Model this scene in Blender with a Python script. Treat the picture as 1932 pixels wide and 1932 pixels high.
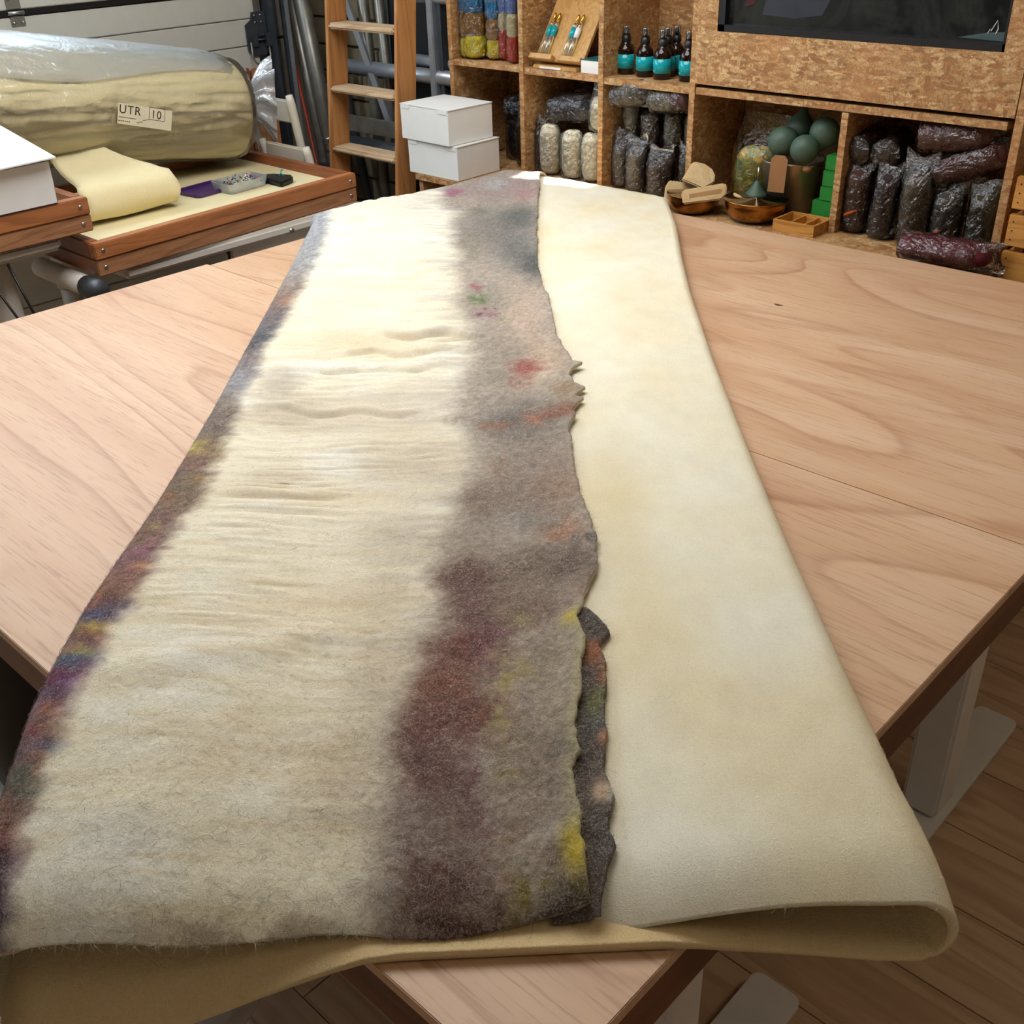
import bpy, bmesh, math, random
import numpy as np
from mathutils import Matrix, Vector

for o in list(bpy.data.objects):
    bpy.data.objects.remove(o)
SC = bpy.context.scene
COL = SC.collection
R = math.radians
C2 = math.sqrt(.5)
rnd = random.Random(7)

# ------------------------------------------------------------------ camera
F = 2029.55                                  # focal length in pixels of the 1932 px frame
RIGHT = Vector((0.72794484, 0.68502497, -0.02893273))
UP = Vector((-0.33060755, 0.38766457, 0.86047361))
FWD = Vector((-0.6006621, 0.61681194, -0.50867285))
EYE = Vector((0, 0, 1.70))
cam_d = bpy.data.cameras.new('camera'); cam_d.sensor_width = 36; cam_d.lens = 36 * F / 1932
cam_d.clip_start = .02; cam_d.clip_end = 60
cam = bpy.data.objects.new('camera', cam_d); COL.objects.link(cam)
cam.matrix_world = Matrix(((RIGHT.x, UP.x, -FWD.x, EYE.x), (RIGHT.y, UP.y, -FWD.y, EYE.y), (RIGHT.z, UP.z, -FWD.z, EYE.z), (0, 0, 0, 1)))
SC.camera = cam

# ------------------------------------------------------------------ light
wd = bpy.data.worlds.new('world'); SC.world = wd; wd.use_nodes = True
wd.node_tree.nodes['Background'].inputs[0].default_value = (.55, .75, 1, 1)
wd.node_tree.nodes['Background'].inputs[1].default_value = 1.0

def lamp(name, kind, loc, target, energy, color, sx=1, sy=1):
    d = bpy.data.lights.new(name, kind); d.energy = energy; d.color = color
    if kind == 'AREA':
        d.shape = 'RECTANGLE'; d.size = sx; d.size_y = sy
    o = bpy.data.objects.new(name, d); COL.objects.link(o); o.location = loc
    o.rotation_euler = (Vector(target) - Vector(loc)).to_track_quat('-Z', 'Y').to_euler()
    return o
# daylight through the glazed upper sections of the garage door
lamp('door_window_daylight', 'AREA', (-4.38, .9, 2.05), (-2.2, .9, 1.15), 29, (.64, .82, 1), 3.6, .95)
# roof light over the far half of the workshop
lamp('roof_light_daylight', 'AREA', (-2.15, 1.65, 2.66), (-1.95, 1.6, 0), 48, (.98, .985, 1), 1.7, 1.7)
# narrow glazed entrance behind the photographer
lamp('entrance_daylight', 'AREA', (1.55, -2.1, .82), (-1.9, 2.5, .82), 6.5, (1, .94, .84), .055, 1.5)
# added warm fill from overhead at the right, its source made up
lamp('ceiling_panel_light', 'AREA', (.9, 1.7, 2.66), (.7, 1.7, 0), 6, (1, .88, .70), 1.2, .6)
# low sun, cut to a beam by the slot added in the left wall
sun = lamp('sun', 'SUN', (-8, 2, 5), (-8 + 1.9, 2 + .17, 5 - 1.33), 22, (1, .97, .9)); sun.data.angle = R(.6)
SC.view_settings.view_transform = 'Standard'; SC.view_settings.look = 'None'
SC.view_settings.gamma = 1; SC.view_settings.use_curve_mapping = False
SC.view_settings.exposure = .30
SC.cycles.use_denoising = True
SC.cycles.max_bounces = 6; SC.cycles.diffuse_bounces = 3; SC.cycles.glossy_bounces = 3; SC.cycles.transparent_max_bounces = 14
SC.cycles.use_adaptive_sampling = True; SC.cycles.adaptive_threshold = .05
SC.cycles.caustics_reflective = False; SC.cycles.caustics_refractive = False
SC.cycles.sample_clamp_indirect = 6

# ------------------------------------------------------------------ helpers
def at(px, py, x=None, y=None, z=None):
    """the point of a real plane (x=, y= or z=) that the photograph shows at a pixel"""
    d = RIGHT * ((px - 966) / F) + UP * ((966 - py) / F) + FWD
    if x is not None: t = x / d.x
    elif y is not None: t = y / d.y
    else: t = (z - 1.70) / d.z
    return EYE + d * t

def lin(c):
    return tuple((v / 12.92 if v <= .04045 else ((v + .055) / 1.055) ** 2.4) for v in c)
def rgb(r, g, b):
    return lin((r / 255, g / 255, b / 255))

class NT:
    """short hand for node materials"""
    def __init__(s, name):
        s.m = bpy.data.materials.new(name); s.m.use_nodes = True
        s.t = s.m.node_tree; s.b = s.t.nodes['Principled BSDF']; s.out = s.t.nodes['Material Output']
    def n(s, typ, **kw):
        x = s.t.nodes.new('ShaderNode' + typ)
        for k, v in kw.items():
            if k.startswith('_'): setattr(x, k[1:], v)
            else: s.put(x.inputs[k.replace('__', ' ')], v)
        return x
    def put(s, sock, v):
        if isinstance(v, bpy.types.NodeSocket): s.t.links.new(v, sock)
        else:
            if sock.type == 'RGBA' and len(v) == 3: v = (*v, 1)
            sock.default_value = v
    def coord(s, scale=(1, 1, 1), rot=(0, 0, 0), kind='Object', rand=False):
        tc = s.n('TexCoord').outputs[kind]
        mp = s.n('Mapping'); s.put(mp.inputs['Vector'], tc); mp.inputs['Scale'].default_value = scale; mp.inputs['Rotation'].default_value = rot
        if rand:
            oi = s.n('ObjectInfo').outputs['Random']; m = s.n('Math', _operation='MULTIPLY'); s.put(m.inputs[0], oi); m.inputs[1].default_value = 37
            s.put(mp.inputs['Location'], m.outputs[0])
        return mp.outputs[0]
    def noise(s, vec, scale, detail=3, rough=.5, dist=0):
        x = s.n('TexNoise'); s.put(x.inputs['Vector'], vec); x.inputs['Scale'].default_value = scale
        x.inputs['Detail'].default_value = detail; x.inputs['Roughness'].default_value = rough; x.inputs['Distortion'].default_value = dist
        return x
    def ramp(s, fac, *stops, interp='LINEAR'):
        x = s.n('ValToRGB'); s.put(x.inputs[0], fac); e = x.color_ramp.elements; x.color_ramp.interpolation = interp
        while len(e) < len(stops): e.new(.5)
        for k, (p, c) in enumerate(stops): e[k].position = p; e[k].color = (*c, 1) if len(c) == 3 else c
        return x.outputs[0]
    def mix(s, fac, a, b, mode='MIX'):
        x = s.n('Mix', _data_type='RGBA', _blend_type=mode); s.put(x.inputs[0], fac); s.put(x.inputs[6], a); s.put(x.inputs[7], b)
        return x.outputs[2]
    def math(s, op, a, b=0):
        x = s.n('Math', _operation=op); s.put(x.inputs[0], a); s.put(x.inputs[1], b); return x.outputs[0]
    def bump(s, h, strength=.3, dist=.002, normal=None):
        x = s.n('Bump'); s.put(x.inputs['Height'], h); x.inputs['Strength'].default_value = strength; x.inputs['Distance'].default_value = dist
        if normal: s.put(x.inputs['Normal'], normal)
        return x.outputs[0]
    def set(s, **kw):
        for k, v in kw.items(): s.put(s.b.inputs[k.replace('__', ' ')], v)
        return s.m

MATS = {}
def plain(name, col, rough=.5, metal=0, var=.06, **kw):
    if name in MATS: return MATS[name]
    t = NT(name); v = t.coord(rand=True)
    n = t.noise(v, 18, 4).outputs[0]
    lo = tuple(max(0, c * (1 - var * 2)) for c in col); hi = tuple(min(1, c * (1 + var * 2)) for c in col)
    c = t.ramp(n, (.3, lo), (.7, hi))
    t.set(Base__Color=c, Roughness=rough, Metallic=metal, **kw)
    MATS[name] = t.m; return t.m

def wood(name, base, dark, axis='X', rough=.5, s=1.0, ring=1.0, pore=.5, bump=.15):
    t = NT(name)
    sc = {'X': (.09, 1, 1), 'Y': (1, .09, 1), 'Z': (1, 1, .09)}[axis]
    v = t.coord(tuple(a * s for a in sc), rand=True)
    n1 = t.noise(v, 5, 3, .5, .6).outputs[0]
    w = t.math('FRACT', t.math('MULTIPLY', n1, 9 * ring))
    line = t.ramp(w, (0, (0, 0, 0)), (.55, (.25,) * 3), (.9, (1, 1, 1)), (1, (0, 0, 0)))
    n2 = t.noise(v, 60, 4, .6).outputs[0]
    n3 = t.noise(v, 1.6, 2).outputs[0]
    c = t.mix(t.math('MULTIPLY', line, .55), base, dark)
    c = t.mix(t.math('MULTIPLY', t.ramp(n2, (.45, (0,) * 3), (.75, (1,) * 3)), pore), c, dark)
    c = t.mix(t.ramp(n3, (.3, (.12,) * 3), (.7, (.0,) * 3)), c, dark)
    t.set(Base__Color=c, Roughness=rough, Normal=t.bump(n2, bump, .001))
    MATS[name] = t.m; return t.m

def mesh(name, g, mat, parent=None, smooth=False, bevel=0, world=True, uvless=True):
    me = bpy.data.meshes.new(name)
    me.from_pydata([tuple(v) for v in g.v], [], g.f)
    if bevel:
        bm = bmesh.new(); bm.from_mesh(me)
        bmesh.ops.remove_doubles(bm, verts=bm.verts, dist=1e-6)
        es = [e for e in bm.edges if len(e.link_faces) == 2 and e.calc_face_angle() > .6]
        bmesh.ops.bevel(bm, geom=es, offset=bevel, segments=2, affect='EDGES', clamp_overlap=True)
        bm.to_mesh(me); bm.free()
    if smooth:
        me.shade_smooth()
    me.materials.append(mat)
    o = bpy.data.objects.new(name, me); COL.objects.link(o)
    if parent:
        o.parent = parent
        if world: o.matrix_parent_inverse = Matrix.Translation(-ORIGIN[parent.name])
    ORIGIN[o.name] = Vector((0, 0, 0))
    return o
ORIGIN = {}

def tag(o, label, cat, group=None):
    o['label'] = label; o['category'] = cat
    if group: o['group'] = group
    return o
def thing(name, label, cat, loc=(0, 0, 0), group=None):
    o = bpy.data.objects.new(name, None); COL.objects.link(o); o.location = loc; o.empty_display_size = .05
    ORIGIN[o.name] = Vector(loc)
    return tag(o, label, cat, group)
def struct(name, g, mat, **kw):
    o = mesh(name, g, mat, **kw); o['kind'] = 'structure'; return o

class G:
    """geometry collector"""
    def __init__(s): s.v = []; s.f = []
    def add(s, vs, fs):
        k = len(s.v); s.v += [Vector(v) for v in vs]; s.f += [tuple(i + k for i in f) for f in fs]; return s
    def box(s, a, b):
        x0, y0, z0 = (min(p, q) for p, q in zip(a, b)); x1, y1, z1 = (max(p, q) for p, q in zip(a, b))
        return s.add([(x0, y0, z0), (x1, y0, z0), (x1, y1, z0), (x0, y1, z0), (x0, y0, z1), (x1, y0, z1), (x1, y1, z1), (x0, y1, z1)],
                     [(0, 3, 2, 1), (4, 5, 6, 7), (0, 1, 5, 4), (1, 2, 6, 5), (2, 3, 7, 6), (3, 0, 4, 7)])
    def prism(s, poly, z0, z1, xf=None):
        n = len(poly); vs = [(x, y, z0) for x, y in poly] + [(x, y, z1) for x, y in poly]
        if xf: vs = [xf(Vector(v)) for v in vs]
        return s.add(vs, [tuple(range(n))[::-1], tuple(range(n, 2 * n))] + [(i, (i + 1) % n, n + (i + 1) % n, n + i) for i in range(n)])
    def lathe(s, prof, seg=24, c=(0, 0, 0)):
        n = len(prof); vs = []; fs = []
        for r, z in prof:
            for k in range(seg):
                a = 2 * math.pi * k / seg; vs.append((c[0] + r * math.cos(a), c[1] + r * math.sin(a), c[2] + z))
        for i in range(n - 1):
            for k in range(seg):
                k2 = (k + 1) % seg; fs.append((i * seg + k, i * seg + k2, (i + 1) * seg + k2, (i + 1) * seg + k))
        if prof[0][0] > 1e-5: fs.append(tuple(range(seg))[::-1])
        if prof[-1][0] > 1e-5: fs.append(tuple((n - 1) * seg + k for k in range(seg)))
        return s.add(vs, fs)
    def tube(s, pts, r, seg=10, cap=True):
        pts = [Vector(p) for p in pts]; n = len(pts); rs = r if isinstance(r, (list, tuple)) else [r] * n
        vs = []; fs = []; up = None
        for i, p in enumerate(pts):
            d = (pts[min(i + 1, n - 1)] - pts[max(i - 1, 0)]).normalized()
            if up is None: up = Vector((0, 0, 1)) if abs(d.z) < .9 else Vector((1, 0, 0))
            a = d.cross(up).normalized(); up = a.cross(d).normalized()
            for k in range(seg):
                t = 2 * math.pi * k / seg; vs.append(p + (a * math.cos(t) + up * math.sin(t)) * rs[i])
        for i in range(n - 1):
            for k in range(seg):
                k2 = (k + 1) % seg; fs.append((i * seg + k, i * seg + k2, (i + 1) * seg + k2, (i + 1) * seg + k))
        if cap: fs += [tuple(range(seg))[::-1], tuple((n - 1) * seg + k for k in range(seg))]
        return s.add(vs, fs)
    def bar(s, a, b, w, h, up=(0, 0, 1)):
        a, b = Vector(a), Vector(b); d = (b - a).normalized(); x = d.cross(Vector(up)).normalized(); y = x.cross(d).normalized()
        vs = [p + x * sx * w / 2 + y * sy * h / 2 for p in (a, b) for sx, sy in ((-1, -1), (1, -1), (1, 1), (-1, 1))]
        return s.add(vs, [(0, 1, 2, 3), (7, 6, 5, 4), (0, 4, 5, 1), (1, 5, 6, 2), (2, 6, 7, 3), (3, 7, 4, 0)])
    def xf(s, m):
        s.v = [m @ v for v in s.v]; return s
    def grid(s, P, closed=False):
        n, m = len(P), len(P[0]); k = len(s.v)
        s.v += [Vector(p) for row in P for p in row]
        for i in range(n - 1):
            for j in range(m - (0 if closed else 1)):
                j2 = (j + 1) % m; s.f.append((k + i * m + j, k + i * m + j2, k + (i + 1) * m + j2, k + (i + 1) * m + j))
        return s
def box(a, b): return G().box(a, b)

# vectorised value noise
def vnoise(x, y, seed=0):
    x = np.asarray(x, float); y = np.asarray(y, float)
    xi = np.floor(x).astype(np.int64); yi = np.floor(y).astype(np.int64); xf = x - xi; yf = y - yi
    def h(a, b):
        n = (a * 374761393 + b * 668265263 + seed * 974711 + 12345) & 0x7fffffff
        n = ((n ^ (n >> 13)) * 1274126177) & 0x7fffffff
        n = ((n ^ (n >> 16)) * 668265263) & 0x7fffffff
        return ((n ^ (n >> 11)) & 0xffff) / 65535.0
    u = xf * xf * (3 - 2 * xf); v = yf * yf * (3 - 2 * yf)
    return (h(xi, yi) * (1 - u) + h(xi + 1, yi) * u) * (1 - v) + (h(xi, yi + 1) * (1 - u) + h(xi + 1, yi + 1) * u) * v
def fbm(x, y, seed=0, oct=3):
    s = 0; a = .5; t = 0
    for k in range(oct): s = s + a * vnoise(x * 2 ** k, y * 2 ** k, seed + k * 17); t += a; a *= .5
    return s / t
def sstep(a, b, x):
    t = np.clip((x - a) / (b - a), 0, 1); return t * t * (3 - 2 * t)

# ------------------------------------------------------------------ materials
def make_plywood():
    t = NT('okoume_plywood')
    v = t.coord((.26, 1, 1), rand=True)
    big = t.noise(v, 1.5, 2, .4, .5).outputs[0]
    w = t.math('FRACT', t.math('MULTIPLY', big, 17))
    line = t.ramp(w, (0, (0,) * 3), (.40, (.05,) * 3), (.80, (.40,) * 3), (.93, (1,) * 3), (1, (.05,) * 3))
    v1 = t.coord((.12, 1, 1), rand=True)
    brk = t.ramp(t.noise(v, 3, 3).outputs[0], (.36, (.12,) * 3), (.66, (1,) * 3))
    v2 = t.coord((.05, 1, 1), rand=True)
    pore = t.noise(v2, 230, 3, .6).outputs[0]
    soft = t.noise(v1, 8, 4, .55, .6).outputs[0]
    tone = t.noise(v, 1.1, 2).outputs[0]
    base = t.ramp(soft, (.25, rgb(200, 158, 122)), (.55, rgb(210, 174, 141)), (.8, rgb(216, 185, 156)))
    c = t.mix(t.math('MULTIPLY', t.math('MULTIPLY', line, brk), .62), base, rgb(156, 104, 70))
    c = t.mix(t.ramp(pore, (.52, (0,) * 3), (.70, (.42,) * 3)), c, rgb(142, 96, 62))
    c = t.mix(t.ramp(tone, (.35, (.22,) * 3), (.65, (0,) * 3)), c, rgb(190, 142, 100))
    t.set(Base__Color=c, Roughness=t.ramp(soft, (.2, (.42,) * 3), (.8, (.52,) * 3)), Normal=t.bump(pore, .12, .001))
    t.b.inputs['Specular IOR Level'].default_value = .45
    return t.m
def make_osb(name, dim=1.0):
    t = NT(name)
    v = t.coord(rand=True)
    d = t.noise(v, 9, 3).outputs['Color']
    vv = t.mix(.035, v, d, 'ADD')
    cols = [rgb(*(min(255, a * dim) for a in c)) for c in ((176, 134, 84), (198, 158, 104), (214, 180, 130), (142, 100, 58), (182, 126, 76))]
    out = None
    for k, (sx, sy, sz) in enumerate(((95, 22, 24), (22, 90, 95), (40, 36, 110))):
        mp = t.n('Mapping'); t.put(mp.inputs['Vector'], vv); mp.inputs['Scale'].default_value = (sx, sy, sz); mp.inputs['Rotation'].default_value = (.4 * k, .7 - .5 * k, .6 + .9 * k)
        vo = t.n('TexVoronoi'); t.put(vo.inputs['Vector'], mp.outputs[0]); vo.inputs['Scale'].default_value = 1; vo.inputs['Randomness'].default_value = 1
        sep = t.n('SeparateColor'); t.put(sep.inputs[0], vo.outputs['Color'])
        rc = t.ramp(sep.outputs[0], (0, cols[0]), (.3, cols[1]), (.55, cols[2]), (.8, cols[3]), (1, cols[4]))
        edge = t.ramp(vo.outputs['Distance'], (.35, (0,) * 3), (.85, (.5,) * 3))
        rc = t.mix(edge, rc, cols[3])
        out = rc if out is None else t.mix(t.ramp(sep.outputs[1], (.45, (0,) * 3), (.5, (1,) * 3)), out, rc)
    fine = t.noise(v, 140, 4).outputs[0]
    big = t.noise(v, 5, 2).outputs[0]
    cur = t.noise(v, 48, 3, .6, 2.2).outputs[0]
    out = t.mix(t.ramp(cur, (.44, (0,) * 3), (.49, (.75,) * 3), (.54, (0,) * 3)), out, rgb(116, 76, 40))
    out = t.mix(t.ramp(fine, (.5, (0,) * 3), (.7, (.45,) * 3)), out, cols[3])
    out = t.mix(t.ramp(big, (.45, (0,) * 3), (.7, (.4,) * 3)), out, cols[4])
    t.set(Base__Color=out, Roughness=.62, Normal=t.bump(fine, .25, .002))
    return t.m
def make_film(name, tint=(1, 1, 1), cloud=0.0, rough=.12, wr=1.0, base=.10, sc=1.0):
    t = NT(name); v = t.coord(rand=True)
    n1 = t.noise(v, 14 * sc, 3, .6, 1.2).outputs[0]; n2 = t.noise(v, 46 * sc, 3, .55, .8).outputs[0]
    h = t.math('ADD', t.math('MULTIPLY', n1, 1.0), t.math('MULTIPLY', n2, .35))
    nm = t.bump(h, .55 * wr, .02)
    gl = t.n('BsdfGlossy'); gl.inputs['Roughness'].default_value = rough; t.put(gl.inputs['Normal'], nm); t.put(gl.inputs['Color'], (1, 1, 1))
    tr = t.n('BsdfTransparent'); t.put(tr.inputs['Color'], tint)
    fr = t.n('Fresnel'); fr.inputs['IOR'].default_value = 1.45; t.put(fr.inputs['Normal'], nm)
    fac = t.math('ADD', t.math('MULTIPLY', fr.outputs[0], .9), base)
    mx = t.n('MixShader'); t.put(mx.inputs[0], fac); t.put(mx.inputs[1], tr.outputs[0]); t.put(mx.inputs[2], gl.outputs[0])
    res = mx.outputs[0]
    if cloud:
        df = t.n('BsdfDiffuse'); t.put(df.inputs['Color'], (.84, .90, .98)); t.put(df.inputs['Normal'], nm)
        tl = t.n('BsdfTranslucent'); t.put(tl.inputs['Color'], (.85, .88, .92))
        m2 = t.n('MixShader'); m2.inputs[0].default_value = .45; t.put(m2.inputs[1], df.outputs[0]); t.put(m2.inputs[2], tl.outputs[0])
        m3 = t.n('MixShader'); t.put(m3.inputs[0], cloud); t.put(m3.inputs[1], res); t.put(m3.inputs[2], m2.outputs[0]); res = m3.outputs[0]
    t.put(t.out.inputs['Surface'], res)
    return t.m
def make_wool(name, col, var=.25, scale=90):
    if name in MATS: return MATS[name]
    t = NT(name); v = t.coord(rand=True)
    n = t.noise(v, scale, 5, .65, 1.5).outputs[0]; b = t.noise(v, 14, 3).outputs[0]
    dk = tuple(c * (1 - var) for c in col); lt = tuple(min(1, c * (1 + var)) for c in col)
    c = t.ramp(n, (.3, dk), (.7, lt)); c = t.mix(t.ramp(b, (.3, (.35,) * 3), (.7, (0,) * 3)), c, dk)
    t.set(Base__Color=c, Roughness=.95, Normal=t.bump(n, .5, .004)); t.b.inputs['Specular IOR Level'].default_value = .1
    MATS[name] = t.m; return t.m
def make_felt(name):
    """felted wool: dye colour from the attribute, fibres from stretched noise"""
    t = NT(name)
    at_ = t.n('Attribute', _attribute_name='dye')
    v = t.coord()
    n1 = t.noise(v, 420, 4, .7, 2.5).outputs[0]
    n2 = t.noise(v, 130, 4, .65, 3.0).outputs[0]
    n3 = t.noise(v, 11, 3).outputs[0]
    c = t.mix(t.ramp(n1, (.34, (.30,) * 3), (.52, (0,) * 3)), at_.outputs['Color'], (.24, .21, .18), 'MULTIPLY')
    c = t.mix(t.ramp(n2, (.50, (0,) * 3), (.64, (.46,) * 3)), c, t.mix(.6, at_.outputs['Color'], (.86, .80, .68)))
    c = t.mix(t.ramp(n3, (.35, (.10,) * 3), (.7, (0,) * 3)), c, (.80, .72, .55), 'MULTIPLY')
    h = t.math('ADD', t.math('MULTIPLY', n1, .5), n2)
    t.set(Base__Color=c, Roughness=1.0, Normal=t.bump(h, .55, .004))
    t.b.inputs['Specular IOR Level'].default_value = .05
    t.b.inputs['Sheen Weight'].default_value = .12
    return t.m

PLY = make_plywood()
OSB = make_osb('osb_board'); OSB_E = make_osb('osb_edge', .95)
APRON = wood('dark_apron_wood', rgb(112, 66, 38), rgb(70, 38, 20), 'Y', .5)
APRON_X = wood('dark_apron_wood_long', rgb(112, 68, 40), rgb(66, 38, 20), 'X', .5)
FRAME_U = wood('orange_brown_batten', rgb(190, 122, 74), rgb(124, 72, 40), 'Y', .42, 1.3)
FRAME_L = wood('brown_batten', rgb(180, 128, 88), rgb(110, 70, 44), 'Y', .5, 1.6)
FRAME_X = wood('red_brown_batten', rgb(156, 90, 54), rgb(96, 52, 30), 'X', .38, 1.3)
LADDER = wood('ladder_pine', rgb(196, 140, 84), rgb(150, 92, 46), 'Z', .5, 1.2)
TREAD = wood('ladder_tread_pine', rgb(214, 188, 154), rgb(160, 118, 76), 'X', .6, 1.2)
BAMBOO = wood('bamboo_board', rgb(204, 160, 98), rgb(160, 112, 58), 'Z', .42, 2.2)
PINE = wood('crate_pine', rgb(206, 150, 76), rgb(150, 92, 36), 'X', .45, 1.6)
BEECH = wood('beech_tool', rgb(222, 194, 146), rgb(196, 160, 108), 'X', .5, 3, .5, .2)
LAMIN = wood('laminate_floor', rgb(206, 172, 138), rgb(158, 124, 94), 'X', .42, .8)
CARD = plain('white_card', rgb(232, 232, 228), .6, 0, .01)
WHITE_METAL = plain('white_painted_steel', rgb(214, 208, 198), .4, 0, .02)
ALU = plain('brushed_aluminium', rgb(186, 194, 204), .34, .6, .05)
STEEL = plain('galvanised_steel', rgb(150, 148, 140), .38, .6, .10)
DARKSTEEL = plain('dark_steel', rgb(82, 88, 94), .45, .5, .08)
SCREW = plain('screw_steel', rgb(190, 190, 186), .3, 1, .04)
BLACK = plain('black_plastic', rgb(16, 16, 17), .4, 0, .1)
BLACKB = plain('black_board', rgb(20, 20, 26), .6, 0, .15)
DOORW = plain('garage_door_paint', rgb(220, 218, 207), .45, 0, .012)
BRICK = plain('beige_brick', rgb(150, 134, 108), .9, 0, .08)
MORTAR = plain('mortar', rgb(88, 78, 64), .95, 0, .08)
PLASTER = plain('wall_plaster', rgb(200, 190, 172), .9, 0, .03)
DIMWALL = plain('grey_brown_wall', rgb(96, 82, 66), .9, 0, .04)
CREAMTOP = plain('cream_tabletop', rgb(232, 218, 172), .55, 0, .015)
COPPER = plain('hammered_copper', rgb(166, 118, 62), .26, 1, .22)
BRASS = plain('tinned_bowl_inside', rgb(196, 168, 124), .2, 1, .06)
GREENR = plain('green_rubber', rgb(64, 86, 70), .55, 0, .05)
GREENP = plain('green_paint', rgb(22, 122, 36), .6, 0, .06)
KRAFT = plain('kraft_tag', rgb(146, 102, 62), .8, 0, .03)
AMBER = plain('amber_glass', rgb(30, 15, 8), .035, 0, .1)
TEAL = plain('teal_label', rgb(14, 158, 168), .13, 0, .03)
GOLD = plain('gold_cap', rgb(236, 186, 84), .25, 1, .03)
CLEARP = make_film('clear_plastic', (.93, .95, .97), .04, .08, .1, .10)
FILM = make_film('bag_film', (.99, .99, 1.0), .0, .05, .9, .04, 2.2)
FILM_ROLL = make_film('roll_film', (.99, .99, 1.0), .02, .20, .40, .06)
FILM_TAIL = make_film('bag_tail_film', (.97, .98, 1.0), .40, .15, .8, .08)
W_CREAM = make_wool('cream_wool', rgb(253, 236, 182), .05, 60)
FELT = make_felt('felted_wool')

# ------------------------------------------------------------------ the room
struct('floor', box((-4.9, -2.6, -.06), (3.0, 3.6, -.008)), LAMIN)
floor = bpy.data.objects['floor']
PW, PL, k = .19, 1.28, 0
plank_me = None
for j in range(17):
    y0 = .02 + j * PW
    off = (j * .47) % PL
    for i in range(-1, 3):
        x0 = -1.6 + i * PL - off + .6
        if x0 > 1.4 or x0 + PL < -2.6: continue
        if plank_me is None:
            o = mesh('plank', box((0, 0, -.008), (PL - .002, PW - .002, 0)), LAMIN, floor, bevel=.0008); plank_me = o.data
        else:
            o = bpy.data.objects.new('plank', plank_me); COL.objects.link(o); o.parent = floor
        o.location = (x0, y0, 0)
struct('ceiling', box((-4.9, -2.6, 2.72), (3.0, 3.6, 2.8)), PLASTER)
struct('wall_right', box((2.9, -2.6, 0), (3.0, 3.6, 2.72)), DIMWALL)
struct('wall_front', box((-4.9, -2.6, 0), (2.9, -2.5, 2.72)), DIMWALL)
wb = struct('wall_back', box((-4.9, 3.415, 0), (2.9, 3.6, 2.72)), MORTAR)
g = box((-3.9, 3.405, 0), (2.9, 3.415, 2.72)); mesh('plaster_skin', g, PLASTER, wb)
bm_ = None
for r_ in range(11):
    for c_ in range(3):
        x0 = -4.6 + c_ * .27 - (.13 if r_ % 2 else 0); z0 = .22 + r_ * .118
        xa, xb = max(x0, -4.598), min(x0 + .26, -3.9)
        if xb - xa < .03: continue
        mesh('brick', box((xa, 3.400, z0), (xb, 3.42, z0 + .106)), BRICK, wb, bevel=.003)
# left wall: solid pieces round the door, with a made-up slot shaped to let one sunbeam in
SY0, SY1, SZ0, SZ1 = 2.62, 2.82, 2.13, 2.42
g = G().box((-4.7, -2.6, 0), (-4.6, 3.42, SZ0)).box((-4.7, -2.6, SZ1), (-4.6, 3.42, 2.72)).box((-4.7, -2.6, SZ0), (-4.6, SY0, SZ1)).box((-4.7, SY1, SZ0), (-4.6, 3.42, SZ1))
struct('wall_left', g, PLASTER)

# garage door
gd = thing('garage_door', 'white ribbed sectional garage door behind the plastic wrapped wool roll', 'garage door', (-4.45, 1.2, 0))
zs = [.0, .21, .42, .64, .86, .97, 1.08, 1.19, 1.296]
for a, b in zip(zs[:-1], zs[1:]):
    mesh('door_rib', box((-4.49, -1.2, a), (-4.45, 3.03, b - .0035)), DOORW, gd, bevel=.003)
mesh('backing_panel', box((-4.52, -1.2, 0), (-4.488, 3.03, 1.298)), DOORW, gd)
mesh('rubber_seal', box((-4.50, -1.2, 1.297), (-4.448, 3.03, 1.318)), BLACK, gd)
zu = [1.319, 1.45]
mesh('upper_section', box((-4.49, -1.2, 1.319), (-4.45, 3.03, 1.56)), DOORW, gd, bevel=.003)
mesh('upper_rail', box((-4.49, -1.2, 2.54), (-4.45, 3.03, 2.66)), DOORW, gd, bevel=.003)
sky = NT('daylit_window_pane'); em = sky.n('Emission'); em.inputs[0].default_value = (.80, .90, 1, 1); em.inputs[1].default_value = 2.2
sky.put(sky.out.inputs['Surface'], em.outputs[0])
for k in range(3):
    y0 = -1.1 + k * 1.2
    mesh('window_pane', box((-4.478, y0, 1.57), (-4.47, y0 + 1.11, 2.53)), sky.m, gd)
    mesh('window_mullion', box((-4.485, y0 + 1.11, 1.56), (-4.452, y0 + 1.2, 2.54)), DOORW, gd, bevel=.003)
mesh('vent_surround', G().box((-4.485, 2.5, 1.56), (-4.452, 3.03, 1.93)).box((-4.485, 2.5, 2.45), (-4.452, 3.03, 2.54)).box((-4.485, 2.5, 1.93), (-4.452, SY0, 2.45)).box((-4.485, SY1 + .03, 1.93), (-4.452, 3.03, 2.45)), DOORW, gd)  # door opening made up to clear the sunbeam's path
# hinge on the seam
hg = G().box((-4.452, 1.93, 1.322), (-4.444, 1.985, 1.372)).box((-4.452, 1.935, 1.262), (-4.444, 1.99, 1.296))
ho = mesh('hinge', hg, STEEL, gd, bevel=.001)
mesh('hinge_pin', G().tube([(-4.44, 1.928, 1.308), (-4.44, 1.99, 1.308)], .007), SCREW, ho, smooth=True)
for (yy, zz) in ((1.941, 1.356), (1.974, 1.356), (1.946, 1.274), (1.98, 1.274)):
    m = Matrix.Translation((-4.444, yy, zz)) @ Matrix.Rotation(R(90), 4, 'Y')
    mesh('screw', G().lathe([(.0065, 0), (.006, .003), (.002, .005), (0, .005)], 10).xf(m), SCREW, ho, smooth=True)
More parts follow.
